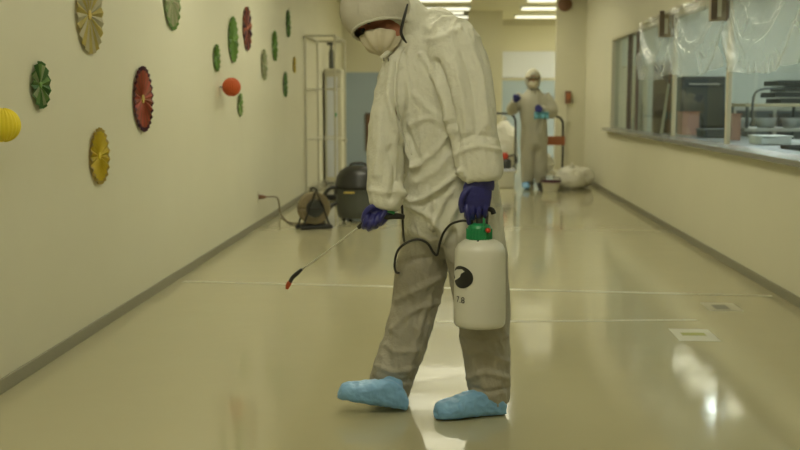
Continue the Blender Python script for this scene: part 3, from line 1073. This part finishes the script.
crown = (crown - fdir * crown.dot(fdir)).normalized()
sdir = fdir.cross(crown).normalized()

person = thing('person', 'person in white coveralls and blue shoe covers walking bowed with a sprayer tank, nearest figure', 'person', V((P(445, 412, Y0).x, Y0, 0)))

# coverall
bm = bmesh.new()
for s in (S_TORSO, S_ARM_N, S_ARM_F, S_LEG_F, S_LEG_N):
    loft(bm, s, 24, 4, 2.2)
nb = Hc - fdir * .05 - crown * .03
q = P(412, 30, Y0)
loft(bm, [(nb.x, nb.y, nb.z, .085, .09), ((nb.x + q.x) / 2 + .02, (nb.y + q.y) / 2, (nb.z + q.z) / 2, .085, .09), (q.x + .03, q.y + .02, q.z - .02, .10, .10), (q.x + .09, q.y + .04, q.z - .08, .10, .10)], 20, 4)
bm = melt(bm, .0065, 5)
CR = [([(393, 64), (389, 95), (398, 130), (412, 158), (416, 166)], .012, 3.2),
      ([(401, 70), (399, 100), (408, 135), (419, 160)], -.008, 3.0),
      ([(417, 165), (410, 182), (404, 193)], .014, 4.0),
      ([(404, 195), (415, 201), (430, 195), (446, 184), (461, 171)], .012, 2.6),
      ([(420, 207), (440, 195), (462, 181)], -.008, 3.0),
      ([(436, 62), (446, 90), (452, 118), (455, 150)], -.020, 3.0),
      ([(420, 55), (432, 72), (444, 98), (449, 120)], .009, 2.6),
      ([(415, 95), (432, 112), (446, 120)], .006, 3),
      ([(410, 125), (430, 118), (448, 128)], .006, 3),
      ([(418, 165), (436, 150), (452, 130)], .008, 3.5),
      ([(418, 182), (436, 170), (454, 150)], .007, 3.5),
      ([(425, 40), (440, 38), (458, 30)], .006, 3),
      ([(455, 60), (462, 95), (466, 135)], .006, 3),
      ([(470, 45), (482, 80), (487, 125)], .007, 3),
      ([(462, 52), (473, 88), (477, 130)], -.006, 3),
      ([(460, 152), (480, 146), (500, 150)], .006, 3), ([(458, 140), (475, 135), (495, 137)], -.006, 3),
      ([(378, 110), (380, 140), (376, 175)], .006, 3), ([(390, 150), (396, 175), (392, 198)], -.012, 4),
      ([(399, 110), (402, 140), (402, 180)], -.014, 3),
      ([(370, 190), (385, 193), (400, 190)], .005, 2.5),
      ([(408, 205), (428, 215), (444, 236), (452, 262)], .010, 3), ([(458, 182), (442, 205), (434, 228)], .010, 3),
      ([(470, 190), (452, 215), (446, 240)], .008, 3), ([(402, 232), (420, 236), (438, 246)], .007, 3),
      ([(452, 232), (452, 260), (446, 300), (436, 340)], -.012, 4),
      ([(404, 262), (424, 258), (442, 252)], -.006, 3),
      ([(398, 300), (420, 288), (444, 276)], .007, 3), ([(392, 330), (412, 312), (436, 302)], .007, 3),
      ([(430, 298), (418, 335), (408, 372)], .008, 3), ([(440, 290), (428, 325), (420, 350)], .006, 3),
      ([(386, 345), (396, 352), (414, 350)], .005, 2.5), ([(378, 366), (394, 372), (412, 368)], .006, 2.5), ([(374, 378), (392, 383), (410, 380)], -.005, 2.0),
      ([(462, 335), (480, 341), (505, 336)], .007, 3), ([(468, 355), (485, 352), (506, 362)], .006, 3), ([(470, 378), (485, 372), (506, 378)], .007, 3),
      ([(472, 388), (488, 392), (506, 388)], -.005, 2.5), ([(497, 205), (500, 240), (502, 280)], -.008, 3)]
creases(bm, [(a, b * 1.5, c) for a, b, c in CR], .0068, 13, 4)
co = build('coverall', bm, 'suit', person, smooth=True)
# front placket seam and sleeve seam as stitched strips are part of the cloth; zipper flap is a part of its own
pts = [(404, 47), (398, 62), (395, 95), (402, 128), (412, 155)]


def on_cloth(u, v):
    """nearest point of the coverall seen from the aisle at that place"""
    p = P(u, v, 1.0)
    d = (p - EYE).normalized()
    hit = TREE.ray_cast(EYE, d)
    return hit[0] if hit and hit[0] else P(u, v, Y0 - .12)


from mathutils.bvhtree import BVHTree
bpy.context.view_layer.update()
TREE = BVHTree.FromObject([c for c in person.children if c.name == 'coverall'][0], bpy.context.evaluated_depsgraph_get())
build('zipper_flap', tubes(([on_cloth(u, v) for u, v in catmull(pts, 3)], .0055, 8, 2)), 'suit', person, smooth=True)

# body inside the suit: one continuous figure
bm = bmesh.new()
for s, k in ((S_TORSO, .78), (S_ARM_N[:-2], .62), (S_ARM_F[:-2], .66), (S_LEG_F[:-1], .66), (S_LEG_N[:-1], .62)):
    loft(bm, [(a[0], a[1], a[2], a[3] * k, a[4] * k) for a in s], 16, 2)
ellipsoid(bm, Hc - fdir * .01 + crown * .015, (crown * .098, sdir * .073, fdir * .095))
jaw = Hc - crown * .07 + fdir * .035
ellipsoid(bm, jaw, (crown * .062, sdir * .055, fdir * .062))
ellipsoid(bm, Hc + fdir * .092 - crown * .012, (crown * .022, sdir * .012, fdir * .022))      # nose
for s in (-1, 1):
    ellipsoid(bm, Hc + sdir * s * .032 + fdir * .074 + crown * .034, (crown * .010, sdir * .024, fdir * .014))   # brow
    ellipsoid(bm, Hc + sdir * s * .074 - crown * .005 - fdir * .015, (crown * .028, sdir * .009, fdir * .016))   # ear
nk = P(404, 40, Y0 + .0)
tube(bm, [Hc - crown * .06 - fdir * .03, (Hc + nk) / 2 + V((.02, .0, .0)), nk + V((.05, .03, -.06))], .058, 14, 4)
bm = melt(bm, .006, 2)
build('body', bm, 'skin', person, smooth=True)
for s in (-1, 1):
    bm = bmesh.new()
    ellipsoid(bm, Hc + sdir * s * .032 + fdir * .078 + crown * .012, (crown * .009, sdir * .014, fdir * .012), 16, 10)
    build('eye', bm, 'black', person, smooth=True)
    bm = bmesh.new()
    c0 = Hc + sdir * s * .032 + fdir * .090 + crown * .036
    tube(bm, [c0 - sdir * .02, c0 + crown * .004, c0 + sdir * .02], .004, 8, 4)
    build('eyebrow', bm, 'frame_brown', person, smooth=True)


def cap_shell(c, ax, A, B, C_, t0, t1, n=48, m_=26, wob=None, close=True):
    """part of an ellipsoid (axes A, B around the opening axis C_) between polar angles t0..t1 from C_, as a thin closed shell"""
    bm = bmesh.new()
    rings = []
    for i in range(m_ + 1):
        th = t0 + (t1 - t0) * i / m_
        ring = []
        for j in range(n):
            ph = 2 * PI * j / n
            d = A * (math.sin(th) * math.cos(ph)) + B * (math.sin(th) * math.sin(ph)) + C_ * math.cos(th)
            if wob:
                d = d * (1 + wob(th, ph))
            ring.append(bm.verts.new(c + d))
        rings.append(ring)
    for a, b_ in zip(rings, rings[1:]):
        for j in range(n):
            bm.faces.new((a[j], b_[j], b_[(j + 1) % n], a[(j + 1) % n]))
    bmesh.ops.remove_doubles(bm, verts=bm.verts, dist=.0002)
    return bm


# hood: an open shell around the head
hax = (fdir - crown * .92).normalized()
h1 = (crown - hax * crown.dot(hax)).normalized()
h2 = hax.cross(h1).normalized()


def hwob(th, ph):
    return .045 * noise.noise(V((math.cos(ph) * 1.8, math.sin(ph) * 1.8, th * 1.6 + 3))) + .022 * (1 - 2 * abs(noise.noise(V((math.cos(ph) * 3, math.sin(ph) * 3, th * 1.5))))) \
        + (.012 * math.sin(ph * 17) if th < 1.15 else 0)


hc = Hc + V((.004, 0, .012)) + h1 * .012
HA, HB, HCx = h1 * .146, h2 * .118, hax * .132
TH0 = .90
bm = cap_shell(hc, hax, HA, HB, HCx, TH0, PI - .02, 56, 34, hwob)
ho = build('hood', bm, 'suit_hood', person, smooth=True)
md = ho.modifiers.new('thick', 'SOLIDIFY')
md.thickness = .003
bm = bmesh.new()
ring = []
for j in range(57):
    ph = 2 * PI * j / 56
    ring.append(hc + HA * (math.sin(TH0) * math.cos(ph)) * 1.0 + HB * (math.sin(TH0) * math.sin(ph)) + HCx * math.cos(TH0) * (1 + .006 * math.sin(ph * 17)))
tube(bm, ring, .0065, 8, 1)
build('hood_hem', bm, 'seam', ho, smooth=True)
# seam over the hood
bm = bmesh.new()
tube(bm, [hc + (HA * (math.sin(t_) * math.cos(-2.35)) + HB * (math.sin(t_) * math.sin(-2.35)) + HCx * math.cos(t_)) * (1.0 + hwob(t_, -2.35)) for t_ in [TH0 + .1 * i for i in range(14)]], .0028, 6, 2)
build('hood_seam', bm, 'seam', ho, smooth=True)

# pleated face mask
max_ = (fdir - crown * .62).normalized()
m1 = (crown - max_ * crown.dot(max_)).normalized()
m2 = max_.cross(m1).normalized()
mc = Hc - crown * .052 + fdir * .042 + V((-.014, 0, -.018))
bm = cap_shell(mc, max_, m1 * .080, m2 * .076, max_ * .086, .02, 1.36, 60, 16, lambda th, ph: .065 * math.sin(ph * 9) * min(1, th) + .02 * math.cos(2 * ph) * th)
mk = build('face_mask', bm, 'mask', person, smooth=True)
md = mk.modifiers.new('thick', 'SOLIDIFY')
md.thickness = .002
# black strap over hood side
sp = [P(407.5, 4, Y0 - .145), P(405, 14, Y0 - .155), P(402.5, 24, Y0 - .16), P(401, 32, Y0 - .16), P(403, 38, Y0 - .16), P(406.5, 43, Y0 - .15)]
build('goggle_strap', tubes((sp, [.003, .0055, .006, .006, .0055, .003], 8, 4)), 'black', person, smooth=True)
# collar fold at the chin
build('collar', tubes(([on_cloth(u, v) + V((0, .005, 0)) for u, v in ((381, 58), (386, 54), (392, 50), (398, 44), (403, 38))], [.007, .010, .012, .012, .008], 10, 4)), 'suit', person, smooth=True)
for u in (384, 388.5):
    build('chin_button', tubes(([on_cloth(u, 58.5) + V((0, -.004, 0)), on_cloth(u, 61) + V((0, -.004, 0))], .0022, 8, 1)), 'drum_grey', person)


# hands
def finger(bm, pts, r0, r1):
    n = len(pts)
    tube(bm, [P(u, v, Y0 + dy) for u, v, dy in pts], [r0 + (r1 - r0) * i / (n - 1) for i in range(n)], 10, 4)


# near hand (back of the hand to us), fingers hooked over the tank grip
bm = bmesh.new()
loft(bm, [sec(481, 172, -.22, 11, .032), sec(479.5, 181, -.22, 12.5, .030), sec(477.5, 190, -.225, 14, .026), sec(476.5, 200, -.225, 14, .024), sec(476.5, 207, -.22, 13, .020)], 18, 4, 2.4)
for i, (u, L_) in enumerate(((467, 0), (473, 1.5), (479.3, 1.5), (485.6, -.5))):
    finger(bm, [(u + 1, 199, -.225), (u, 208, -.235), (u - .5, 214.5 + L_, -.225), (u - .3, 217 + L_, -.195), (u, 213 + L_, -.175), (u + .3, 208, -.18)], .0115 if i < 3 else .0100, .0085)
finger(bm, [(470, 188, -.235), (464, 194, -.25), (461.2, 201, -.25), (461, 207, -.245), (462, 212.5, -.235)], .0135, .0085)   # thumb
finger(bm, [(467, 206, -.235), (467.2, 213, -.245), (468.5, 219, -.235), (469, 224.5, -.225)], .0105, .0085)       # forefinger pointing down the cap
bm = melt(bm, .0028, 3)
for v in bm.verts:
    v.co += v.normal * .0014 * noise.noise(v.co * 70)
g = build('glove', bm, 'glove', person, smooth=True)
bm = bmesh.new()
loft(bm, [sec(481, 176, -.22, 11.8, .034), sec(480.6, 184, -.22, 13.5, .036), sec(480, 187, -.22, 13.2, .033)], 20, 3)
build('glove_cuff', bm, 'glove', g, smooth=True)

# far hand: a fist round the trigger handle
bm = bmesh.new()
loft(bm, [sec(385, 198, -.17, 9, .030), sec(383, 206, -.175, 10, .030), sec(379.5, 212, -.18, 11.5, .027), sec(374.5, 217, -.19, 11, .022)], 18, 4, 2.3)
for i, (u, v) in enumerate(((383, 219), (378, 222), (372.5, 224), (367.5, 222))):
    finger(bm, [(u + 3 - i * .3, v - 9, -.20), (u - 1, v - 3, -.225), (u - 3.2, v + 2.6, -.225), (u - 4.0, v + 5.2, -.195), (u - 1.5, v + 4.5, -.170), (u + 1, v + .5, -.165)], .0110, .0085)
finger(bm, [(379, 207, -.20), (371, 207.5, -.215), (366, 212, -.22), (363.5, 217.5, -.215), (363.5, 222, -.205)], .0130, .0088)
bm = melt(bm, .0028, 3)
for v in bm.verts:
    v.co += v.normal * .0014 * noise.noise(v.co * 70)
g = build('glove', bm, 'glove', person, smooth=True)
bm = bmesh.new()
loft(bm, [sec(385.5, 200, -.17, 10, .034), sec(384.5, 207, -.17, 11.5, .036), sec(383.8, 209.5, -.17, 11.2, .034)], 20, 3)
build('glove_cuff', bm, 'glove', g, smooth=True)


# shoe covers
def bootie(toe, heel, ankle, wtoe, lift, label=None):
    """toe, heel: floor points under toe tip and heel; ankle: opening centre"""
    d = (heel - toe)
    Ln = d.length
    d.normalize()
    s = d.cross(V((0, 0, 1))).normalized()
    up = s.cross(d).normalized()
    if up.z < 0:
        up = -up
    bm = bmesh.new()
    prof = [(.0, .020, .034, .022), (.05, .044, .056, .036), (.18, .056, .070, .046), (.36, .058, .084, .055), (.55, .050, .100, .060), (.74, .045, .104, .050), (.90, .042, .078, .046), (.985, .034, .048, .040), (1.0, .018, .034, .03)]
    rings = []
    n = 24
    for t_, wd, h, _ in [tuple(x) for x in catmull(prof, 4)]:
        ring = []
        for j in range(n):
            a = 2 * PI * j / n
            ca, sa = math.cos(a), math.sin(a)
            x = math.copysign(abs(ca) ** .8, ca) * wd
            z = h / 2 + math.copysign(abs(sa) ** (.8 if sa > 0 else .45), sa) * h / 2
            ring.append(bm.verts.new(toe + d * (t_ * Ln) + s * x + up * (z + .003)))
        rings.append(ring)
    for a, b_ in zip(rings, rings[1:]):
        for j in range(n):
            bm.faces.new((a[j], a[(j + 1) % n], b_[(j + 1) % n], b_[j]))
    bm.faces.new(rings[0][::-1])
    bm.faces.new(rings[-1])
    # ankle part rising into the trouser leg
    c0 = toe + d * (Ln * .74) + up * .05
    tube(bm, [c0, (c0 + ankle) / 2, ankle], [.046, .046, .045], 18, 4)
    bm = melt(bm, .0045, 3)
    bm.normal_update()
    for v in bm.verts:
        q = v.co
        t_ = (q - toe).dot(d) / Ln
        k = (1 - 2.4 * abs(noise.noise(V((q.x * 28, q.y * 16, q.z * 34))))) * .0028 + .002 * noise.noise(q * 60)
        v.co += v.normal * k
        if v.co.z < .002:
            v.co.z = .002
    o = build('shoe_cover', bm, 'bootie', person, smooth=True)
    # elastic top edge
    ax = (ankle - c0).normalized()
    e1 = ax.cross(V((0, 1, 0))).normalized()
    e2 = ax.cross(e1)
    ring = [ankle + (e1 * math.cos(2 * PI * j / 36) + e2 * math.sin(2 * PI * j / 36)) * (.047 + .002 * math.sin(j * 3)) for j in range(37)]
    build('elastic_edge', tubes((ring, .004, 6, 1)), 'bootie', o, smooth=True)
    return o


hF = PZ(406, 410.5, 0) + V((0, .0, .0))
tF = P(337.5, 398, hF.y - .05)
tF = V((tF.x, tF.y, max(.02, tF.z)))
bootie(tF, V((hF.x, hF.y, .002)), P(392, 378, Y0 + .04), .05, 0)
hN = PZ(505, 413.5, 0)
tN = PZ(435, 419, 0)
hN.y -= .0
bootie(V((tN.x, tN.y, 0)), V((hN.x, hN.y + .0, 0)), P(488, 388, Y0 - .11), .05, 0)
rebase(person)

# ------------------------------------------------------------------ sprayer: tank, pump grip, hose, trigger, lance
Yt = Y0 - .215
tc_ = P(479.5, 325.5, Yt)
kt = Yt / FPX
t = thing('garden_sprayer', 'white pressure sprayer tank with a green collar, hose and lance, held by the near person', 'sprayer', tc_)
ht = 91 * kt
R = 26.3 * kt
bm = bmesh.new()
lathe(bm, [(R * .80, .004), (R * .93, .002), (R * .985, .012), (R * 1.0, .03), (R * .985, ht * .5), (R * .97, ht * .80), (R * .955, ht * .86), (R * .86, ht * .915), (R * .66, ht * .955), (R * .47, ht * .975), (R * .40, ht * .99), (R * .40, ht * 1.01), (.001, ht * 1.012)],
      (tc_.x, tc_.y, tc_.z), n=48)
build('tank', bm, 'tank', t, smooth=True)
tp = V((tc_.x - .004, tc_.y, tc_.z + ht))
bm = bmesh.new()
lathe(bm, [(R * .46, -.012), (R * .47, .0), (R * .45, .035), (R * .40, .045), (R * .22, .052), (.001, .053)], tp, n=24)
for j in range(24):
    a = 2 * PI * j / 24
    c = tp + V((math.cos(a), math.sin(a), 0)) * R * .47
    box(bm, c.x - .003, c.x + .003, c.y - .003, c.y + .003, c.z - .008, c.z + .03)
build('screw_collar', bm, 'green', t)
bm = bmesh.new()
lathe(bm, [(.013, .05), (.013, .088)], tp, n=16)
for s in (-1, 1):
    tube(bm, [tp + V((s * .028, 0, .045)), tp + V((s * .030, 0, .08)), tp + V((s * .028, 0, .10))], .005, 8, 3)
build('pump_rod', bm, 'dark', t)
gp = [tp + V((-.052, .02, .088)), tp + V((-.045, .02, .102)), tp + V((0, .02, .106)), tp + V((.045, .02, .102)), tp + V((.055, .02, .085))]
build('pump_grip', tubes((gp, .010, 12, 4)), 'black', t, smooth=True)
build('green_prong', boxes((tp.x + .012, tp.x + .020, tp.y - .05, tp.y - .04, tp.z + .03, tp.z + .075)), 'green', t, bevel=.002)
bm = bmesh.new()
lathe(bm, [(.009, 0), (.010, .012), (.006, .018), (.001, .019)], tp + V((.030, -.042, .030)), (.2, -1, 0), 16)
build('pressure_valve', bm, 'red', t, smooth=True)
build('drain_tab', boxes((tp.x - .010, tp.x - .002, tp.y - R * .56, tp.y - R * .50, tp.z - .024, tp.z - .008)), 'black', t)


# round emblem and small size mark on the tank, wrapped on the curved side
def on_tank(px, pz, off=.0012):
    """px: arc metres from the side facing the aisle, pz: height above the tank base"""
    a = px / R
    return V((tc_.x + (R + off) * math.sin(a), tc_.y - (R + off) * math.cos(a), tc_.z + pz))


def emb(poly, name, mm, parent, off=.0012):
    """fill polygon given in (arc, height) as small triangles wrapped round the tank"""
    bm = bmesh.new()
    vs = [bm.verts.new((x, y, 0)) for x, y in poly]
    bm.faces.new(vs)
    bmesh.ops.triangulate(bm, faces=bm.faces[:])
    bmesh.ops.subdivide_edges(bm, edges=bm.edges[:], cuts=2, use_grid_fill=True)
    for v in bm.verts:
        v.co = on_tank(v.co.x, v.co.y, off)
    return build(name, bm, mm, parent)


c_arc = math.asin(max(-1, min(1, (462.5 - 481.5) / 26.3))) * R
c_h = (328 - 275.5) * kt
re = 11.2 * kt
em = emb([(c_arc + re * 1.25 * math.cos(2 * PI * j / 40), c_h + re * math.sin(2 * PI * j / 40)) for j in range(40)], 'round_emblem', 'black', t)
leaf = [(-1.0, .35), (-.5, .62), (.1, .72), (.35, .55), (.0, .30), (-.1, .0), (-.45, -.25), (-.95, -.5), (-.75, -.15), (-.95, .1)]
emb([(c_arc + re * 1.2 * x, c_h + re * y) for x, y in leaf], 'emblem_swoosh', 'tank', em, .0020)
cu = bpy.data.curves.new('txt', 'FONT')
cu.body = '7.8'
cu.size = .034
cu.extrude = 0
tmp = bpy.data.objects.new('txt', cu)
sc.collection.objects.link(tmp)
dg = bpy.context.evaluated_depsgraph_get()
me = bpy.data.meshes.new_from_object(tmp.evaluated_get(dg))
bpy.data.objects.remove(tmp)
bm = bmesh.new()
bm.from_mesh(me)
a0 = math.asin((458.2 - 481.5) / 26.3) * R
for v in bm.verts:
    v.co = on_tank(a0 + v.co.x * 1.15, (328 - 301.5) * kt + v.co.y)
build('size_mark', bm, 'black', t)

# hose in two runs
hp = [P(402, 205, Y0 - .16), P(402.5, 216, Y0 - .165), P(403, 228, Y0 - .13), P(404, 240, Y0 - .02), P(408, 252, Y0 + .20), P(404, 268, Y0 + .17), P(397.5, 273, Y0 - .02), P(394.5, 266, Y0 - .14), P(397.5, 251, Y0 - .18), P(406, 243, Y0 - .18),
      P(417, 239.5, Y0 - .18), P(427, 243, Y0 - .18), P(433, 252, Y0 - .17), P(437, 255, Y0 - .165), P(439, 246, Y0 - .17), P(443, 234, Y0 - .18), P(450, 225, Y0 - .20), P(458, 221.5, Y0 - .22), P(466, 221, Y0 - .225), P(473, 226, Y0 - .22)]
build('hose', tubes((hp, .0048, 10, 6)), 'black', t, smooth=True)
# trigger handle through the fist
build('trigger_handle', tubes(([P(404, 217, Y0 - .17), P(396, 216, Y0 - .18), P(386, 216.5, Y0 - .19), P(374, 218.5, Y0 - .195), P(364, 223, Y0 - .20), P(358, 228, Y0 - .20)], [.010, .012, .013, .013, .011, .008], 12, 4)), 'black', t, smooth=True)
build('trigger_lever', tubes(([P(394, 213, Y0 - .195), P(388, 211, Y0 - .205), P(384, 209.5, Y0 - .21)], .006, 8, 4)), 'green', t, smooth=True)
build('lance', tubes(([P(360, 226, Y0 - .20), P(330, 249, Y0 - .23), P(301, 270, Y0 - .26)], .0027, 8, 4)), 'lance_steel', t, smooth=True)
build('nozzle_elbow', tubes(([P(302, 269, Y0 - .26), P(297, 273.5, Y0 - .26), P(292.5, 277.5, Y0 - .26), P(289.5, 283, Y0 - .26)], [.0055, .0085, .008, .007], 12, 4)), 'black', t, smooth=True)
build('nozzle_tip', tubes(([P(290, 282, Y0 - .26), P(288.2, 285, Y0 - .26), P(287, 289, Y0 - .26)], [.009, .0095, .006], 12, 3)), 'nozzle_red', t, smooth=True)
rebase(t)

# ------------------------------------------------------------------ the far worker
Yf = 15.4
KF = Yf / FPX


def fs(u, v, dy, a, b_):
    p = P(u, v, Yf + dy)
    return (p.x, p.y, p.z, a * KF, b_)


fb = P(534, 188, Yf)
far = thing('person', 'small distant person in pale coveralls and purple gloves facing the camera at the far end', 'person', V((fb.x, Yf, 0)))
T2 = [fs(533, 88, 0, 4, .06), fs(533, 93, 0, 9, .10), fs(533, 99, 0, 13.5, .13), fs(533, 112, 0, 13, .15), fs(534, 128, 0, 12.5, .15), fs(534, 142, 0, 13, .15), fs(534, 150, 0, 11, .12)]
AL = [fs(522, 96, 0, 5.5, .08), fs(516, 104, -.02, 5.5, .08), fs(512, 110, -.08, 5.3, .08), fs(513, 106, -.2, 4.6, .065), fs(515.5, 101, -.27, 3.8, .05)]
AR = [fs(544, 96, 0, 5.5, .08), fs(550, 105, -.02, 5.5, .08), fs(552, 113, -.08, 5.3, .08), fs(546, 112, -.22, 4.6, .065), fs(541, 109, -.28, 3.8, .05)]
LL = [fs(529, 140, 0, 8, .12), fs(528, 160, -.01, 7, .10), fs(527.5, 174, 0, 6, .08), fs(527, 182, 0, 5, .07)]
LR = [fs(539, 140, 0, 8, .12), fs(540, 160, 0, 7, .10), fs(540.5, 174, 0, 6, .08), fs(541, 182, 0, 5, .07)]
bm = bmesh.new()
for s in (T2, AL, AR, LL, LR):
    loft(bm, s, 18, 3, 2.2)
bm = melt(bm, .014, 3)
bm.normal_update()
for v in bm.verts:
    q = v.co
    v.co += v.normal * .012 * (1 - 2.4 * abs(noise.noise(V((q.x * 9, q.y * 9, q.z * 4)))))
build('coverall', bm, 'gown', far, smooth=True)
hf = P(533, 80, Yf - .05)
bm = bmesh.new()
for s, k in ((T2, .8), (AL, .7), (AR, .7), (LL, .7), (LR, .7)):
    loft(bm, [(a[0], a[1], a[2], a[3] * k, a[4] * k) for a in s], 14, 2)
ellipsoid(bm, hf, ((.075, 0, 0), (0, .092, .03), (0, -.03, .112)))
ellipsoid(bm, hf + V((0, -.10, -.02)), ((.014, 0, 0), (0, .02, 0), (0, 0, .022)), 12, 8)
for s in (-1, 1):
    ellipsoid(bm, hf + V((s * .076, .0, 0)), ((.01, 0, 0), (0, .018, 0), (0, 0, .028)), 12, 8)
bm = melt(bm, .012, 2)
build('body', bm, 'skin', far, smooth=True)
for s in (-1, 1):
    bm = bmesh.new()
    ellipsoid(bm, hf + V((s * .032, -.092, .012)), ((.015, 0, 0), (0, .008, 0), (0, 0, .010)), 12, 8)
    build('eye', bm, 'black', far, smooth=True)
ax = V((0, -.93, -.36)).normalized()
a1 = V((1, 0, 0))
a2 = ax.cross(a1).normalized()
bm = cap_shell(hf + V((0, .02, .01)), ax, a1 * .112, a2 * .150, ax * .125, .70, PI - .02, 36, 20)
o = build('hood', bm, 'gown', far, smooth=True)
o.modifiers.new('thick', 'SOLIDIFY').thickness = .004
bm = cap_shell(hf + V((0, -.045, -.05)), ax, a1 * .066, a2 * .066, ax * .065, .02, 1.35, 36, 10, lambda th, ph: .02 * math.sin(ph * 8) * th)
o = build('face_mask', bm, 'mask', far, smooth=True)
o.modifiers.new('thick', 'SOLIDIFY').thickness = .003
bm = bmesh.new()
tube(bm, [hf + V((-.085, -.075, .035)), hf + V((-.04, -.115, .03)), hf + V((.04, -.115, .03)), hf + V((.085, -.075, .035))], .020, 10, 4)
build('goggles', bm, 'tan_cord', far, smooth=True)


def farhand(c, dirs):
    bm = bmesh.new()
    c = V(c)
    ellipsoid(bm, c, ((.045, 0, 0), (0, .022, 0), (0, 0, .05)))
    for k in range(4):
        x = -.033 + k * .022
        tube(bm, [c + V((x, -.005, .02 * dirs)), c + V((x, -.028, .055 * dirs)), c + V((x, -.045, .045 * dirs)), c + V((x, -.045, .02 * dirs))], [.012, .012, .011, .009], 8, 3)
    tube(bm, [c + V((.035, 0, -.015 * dirs)), c + V((.058, -.015, .01 * dirs)), c + V((.05, -.04, .03 * dirs))], [.014, .012, .010], 8, 3)
    bm = melt(bm, .005, 2)
    build('glove', bm, 'glove', far, smooth=True)


farhand(P(516, 99, Yf - .31), 1)
farhand(P(538, 108, Yf - .32), -1)
for u, v, mm in ((526, 187.3, 'bootie'), (541, 187.8, 'dark')):
    a = P(u, v, Yf - .08)
    bm = bmesh.new()
    ellipsoid(bm, (a.x, Yf - .10, .042), ((.055, 0, 0), (0, .15, 0), (0, 0, .040)))
    tube(bm, [(a.x, Yf - .02, .05), (a.x, Yf, .14)], .052, 12, 1)
    bm = melt(bm, .009, 2)
    for v_ in bm.verts:
        v_.co += v_.normal * .004 * noise.noise(v_.co * 40)
        v_.co.z = max(v_.co.z, .002)
    build('shoe_cover', bm, mm, far, smooth=True)
rebase(far)
c = P(540, 115, Yf - .33)
bm = bmesh.new()
g = [[bm.verts.new((c.x + (i / 12 - .5) * .20 + .02, c.y - .01 - .02 * math.sin(i * 1.1) - .01 * math.cos(j), c.z + .05 - j * .012 - .02 * abs(i / 12 - .5))) for j in range(9)] for i in range(13)]
for i in range(12):
    for j in range(8):
        bm.faces.new((g[i][j], g[i + 1][j], g[i + 1][j + 1], g[i][j + 1]))
o = build('cleaning_cloth', bm, 'cloth_blue', smooth=True)
o.modifiers.new('thick', 'SOLIDIFY').thickness = .006
tag(o, 'light blue cleaning cloth held in the far worker\'s lower hand', 'cloth')
